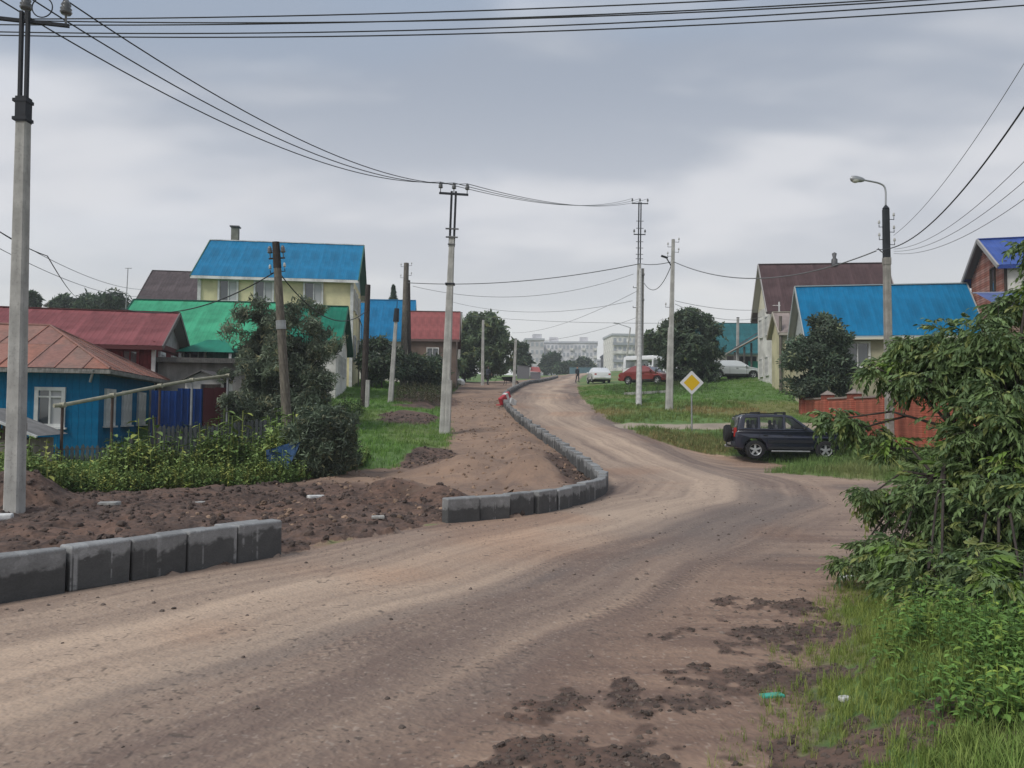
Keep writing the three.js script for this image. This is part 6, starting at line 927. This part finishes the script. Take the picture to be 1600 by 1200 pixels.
const gcol = (r, x, d, dryAmt) => { const dry = sst(0.5, 0.7, fbm(x * 0.3 + 14, d * 0.3 + 3, 3)) * dryAmt, k = r(), p = fbm(x * 0.7 + 50, d * 0.7, 3), j = 0.8 + 0.4 * r(); return [mix(mix(0.080, 0.145, k), 0.235, dry) * j, mix(mix(0.140, 0.245, k * 0.6 + p * 0.4), 0.21, dry) * j, mix(mix(0.030, 0.060, k), 0.090, dry) * j]; };
const onGrass = (x, d) => Math.min(roadD(x, d), workD(x, d) > 0 ? 9 : -1) ;
for (let i = 0; i < 3; i++) sow('grass', ['short bright verge grass under the near bush', 'longer grass blades on the verge under the near bush', 'sparse creeping grass on the verge by the near bush'][i], tufts[i], [0.9, 9, 2.6, 11], 9000, 60 + i, (x, d, r) => { const e = roadD(x, d); if (e < -0.25 || x > d * 0.85) return 0; if (e < 0.15 && r() > sst(-0.35, 0.15, e) * 0.6) return 0; if (mudMask(x, d) > 0.35 && r() < 0.85) return 0; const yel = sst(1.6, 0.2, e), c = gcol(r, x, d, 0.35); return { s: (0.4 + 0.45 * r()) * (0.5 + 0.6 * sst(0.2, 1.6, e)), c: [mix(c[0], c[0] * 1.55, yel), mix(c[1], c[1] * 1.15, yel), c[2]] }; });
sow('grass', 'grass patch around the parked off-roader', tufts[1], [5, 13.4, 17, 31], 11000, 71, (x, d, r) => { const e = roadD(x, d); if (e < -0.1) return 0; if (e < 0.5 && r() > 0.35) return 0; if (Math.abs(d - 32.2) < 0.6) return 0; return { s: (0.55 + 0.5 * r()) * (x > 10 ? 1.5 : 1), c: gcol(r, x, d, 0.5) }; });
sow('grass', 'wide grass field behind the priority sign', tuftFar, [4, 24, 28, 66], 15000, 72, (x, d, r) => { const e = roadD(x, d); if (e < 0 || Math.abs(d - (32.2 + 0.06 * (x - 5))) < 0.65) return 0; const near = d < 40 ? 0.75 : 0.25; return { s: (0.45 + 0.5 * r()) * (d < 42 && x < 12 ? 1.15 : 0.8), c: gcol(r, x, d, near).map((v, i) => d < 41 && x < 12 ? v * [1.25, 1, 1][i] : v * [1.05, 1.2, 1][i]) }; });
sow('grass', 'bright grass bank left of the dug strip', tuftFar, [-16, -1.5, 17, 60], 16000, 73, (x, d, r) => { const e = workD(x, d); if (e < 0.02 || mudMask(x, d) > 0.4) return 0; return { s: 0.35 + 0.5 * r(), c: gcol(r, x, d, 0.2).map((v, i) => v * [1.1, 1.25, 0.95][i]) }; });
const weedG = (() => { const l = []; const r = rng(12); l.push(bar(V3(0, 0, 0), V3(0.04, 0.55, 0.02), 0.006, 0.004, 4)); for (let i = 0; i < 9; i++) { const g = leafGeo(0.13 * (1.2 - i * 0.06), 0.06, 0.35); g.rotateZ(0.4 - r() * 0.5).rotateY(i * 2.4).translate(0.004 * i, 0.08 + i * 0.055, 0); l.push(g); } return merge(l); })();
const weedB = (() => { const l = []; const r = rng(13); for (let i = 0; i < 10; i++) { const g = leafGeo(0.2 * (0.7 + 0.6 * r()), 0.11, 0.5); g.rotateZ(0.5 + 0.6 * r()).rotateY(i * 2.4).translate((r() - 0.5) * 0.1, 0.04 + 0.16 * r(), (r() - 0.5) * 0.1); l.push(g); } return merge(l); })();
const weedBelt = (x, d) => { const e = workD(x, d); if (e < -0.05 || x > -3.9 || x < -15 || d > (x < -6.5 ? 18.2 : 21.5)) return 0; return sst(-0.05, 0.35, e) * (0.35 + 0.65 * sst(0.36, 0.55, fbm(x * 0.7 + 3, d * 0.7, 3))); };
sow('weeds', 'tall tangled weeds along the dark soil before the blue house', weedG, [-15, -3.9, 12.5, 22.6], 9000, 80, (x, d, r) => { if (r() > weedBelt(x, d)) return 0; const big = fbm(x * 0.9 + 20, d * 0.9, 2); return { s: (0.35 + 0.45 * r()) * (0.75 + 0.9 * sst(0.4, 0.75, big)) * (x > -8.6 ? 1.3 : 1) * (r() < 0.06 ? 1.7 : 1), c: green(r, [0.085, 0.155, 0.034], [0.22, 0.30, 0.085], 0.28) }; }, 'weeds');
sow('weeds', 'broad leaved burdock like weeds low along the dark soil', weedB, [-15, -3.9, 12.5, 22.6], 6500, 81, (x, d, r) => r() > weedBelt(x, d) ? 0 : { s: 0.3 + 0.5 * r(), c: green(r, [0.075, 0.145, 0.030], [0.20, 0.29, 0.08], 0.2) }, 'weeds');
sow('weeds', 'leafy weeds growing under the near bush', weedG, [1.8, 7.5, 3.4, 9.5], 4200, 82, (x, d, r) => { const e = roadD(x, d); if (e < 0.35 || x > d * 0.8) return 0; const den = sst(0.3, 1.4, e); if (r() > den) return 0; return { s: 0.18 + 0.34 * r(), c: green(r, [0.05, 0.12, 0.02], [0.14, 0.25, 0.05], 0.18) }; }, 'weeds');
sow('weeds', 'tall weeds at the foot of the brick wall', weedG, [10.2, 13.2, 17.5, 27], 900, 83, (x, d, r) => r() > sst(10.2, 12.6, x) ? 0 : { s: 0.7 + 0.7 * r(), c: green(r, [0.05, 0.11, 0.02], [0.13, 0.22, 0.05], 0.15) }, 'weeds');
sow('weeds', 'dark weeds round the big shrub and picket fence', weedG, [-12, -6.4, 22.5, 34], 1600, 84, (x, d, r) => workD(x, d) < 3.4 ? 0 : { s: 0.6 + 0.8 * r(), c: green(r, [0.03, 0.06, 0.02], [0.085, 0.14, 0.045], 0.1) }, 'weeds');
sow('weeds', 'rough weeds below the red car and braced pole', weedG, [6.5, 13, 46, 57], 700, 85, (x, d, r) => roadD(x, d) < 1.8 ? 0 : { s: 0.4 + 0.5 * r(), c: green(r, [0.05, 0.09, 0.03], [0.13, 0.19, 0.065], 0.2) }, 'weeds');
sow('weeds', 'brownish scrub along the upper edge of the dug strip', weedG, [-9, -3.4, 38, 66], 1700, 86, (x, d, r) => { const e = workD(x, d); return e < 0 || e > 3 ? 0 : { s: 0.4 + 0.7 * r(), c: green(r, [0.055, 0.062, 0.035], [0.13, 0.145, 0.075], 0.2) }; }, 'weeds');
const clodG = (() => { const g = new THREE.IcosahedronGeometry(1, 1), p = g.attributes.position; for (let i = 0; i < p.count; i++) { const k = 0.7 + 0.6 * vn(p.getX(i) * 2.3 + 9, p.getY(i) * 2.3 + p.getZ(i) * 1.7 + 4); p.setXYZ(i, p.getX(i) * k, p.getY(i) * k * 0.7, p.getZ(i) * k); } g.computeVertexNormals(); return g; })();
sow('soil_clods', 'clods of dark turned soil', clodG, [-11, 2.6, 2.6, 34], 8000, 90, (x, d, r) => { const m = mudMask(x, d); if (m < 0.35 || r() > m) return 0; const big = Math.pow(r(), 4), j = 0.6 + 0.8 * r(); return { s: (d < 8 && x > -1.5 ? 0.006 + 0.024 * big : 0.008 + 0.055 * big), q: randQ(r, 1), y: 0.004, c: [0.075 * j, 0.052 * j, 0.042 * j] }; }, 'soil');
sow('soil_clods', 'small dark clods in the torn up patches by the verge', clodG, [-0.7, 2.8, 2.5, 7.2], 5000, 93, (x, d, r) => { const m = mudMask(x, d); if (m < 0.25 || r() > m) return 0; const big = Math.pow(r(), 3), j = 0.5 + 0.7 * r(); return { s: 0.004 + 0.015 * big, q: randQ(r, 1), y: 0.001, c: [0.10 * j, 0.074 * j, 0.06 * j] }; }, 'soil');
sow('pebbles', 'small stones and crumbs lying on the dirt road', clodG, [-7, 7, 2.6, 18], 1700, 91, (x, d, r) => { const e = roadD(x, d); if (e > -0.1) return 0; const big = Math.pow(r(), 6), j = 0.5 + 0.9 * r(), t = field(3, x, d); if (Math.abs(t) < 0.8 && r() < 0.75) return 0; return { s: 0.005 + 0.018 * big, q: randQ(r, 1), y: 0.003, c: [0.15 * j, 0.115 * j, 0.095 * j] }; }, 'stones');
sow('rubble', 'crumbs of sand and soil on the dug strip', clodG, [-5, 2.2, 11, 46], 2400, 92, (x, d, r) => { if (workD(x, d) > -0.1) return 0; const big = Math.pow(r(), 5), j = 0.55 + 0.8 * r(); return { s: 0.008 + 0.055 * big, q: randQ(r, 1), y: 0.004, c: [0.24 * j, 0.16 * j, 0.11 * j] }; }, 'soil');
console.log('plants done');
renderer.render(scene, camera);
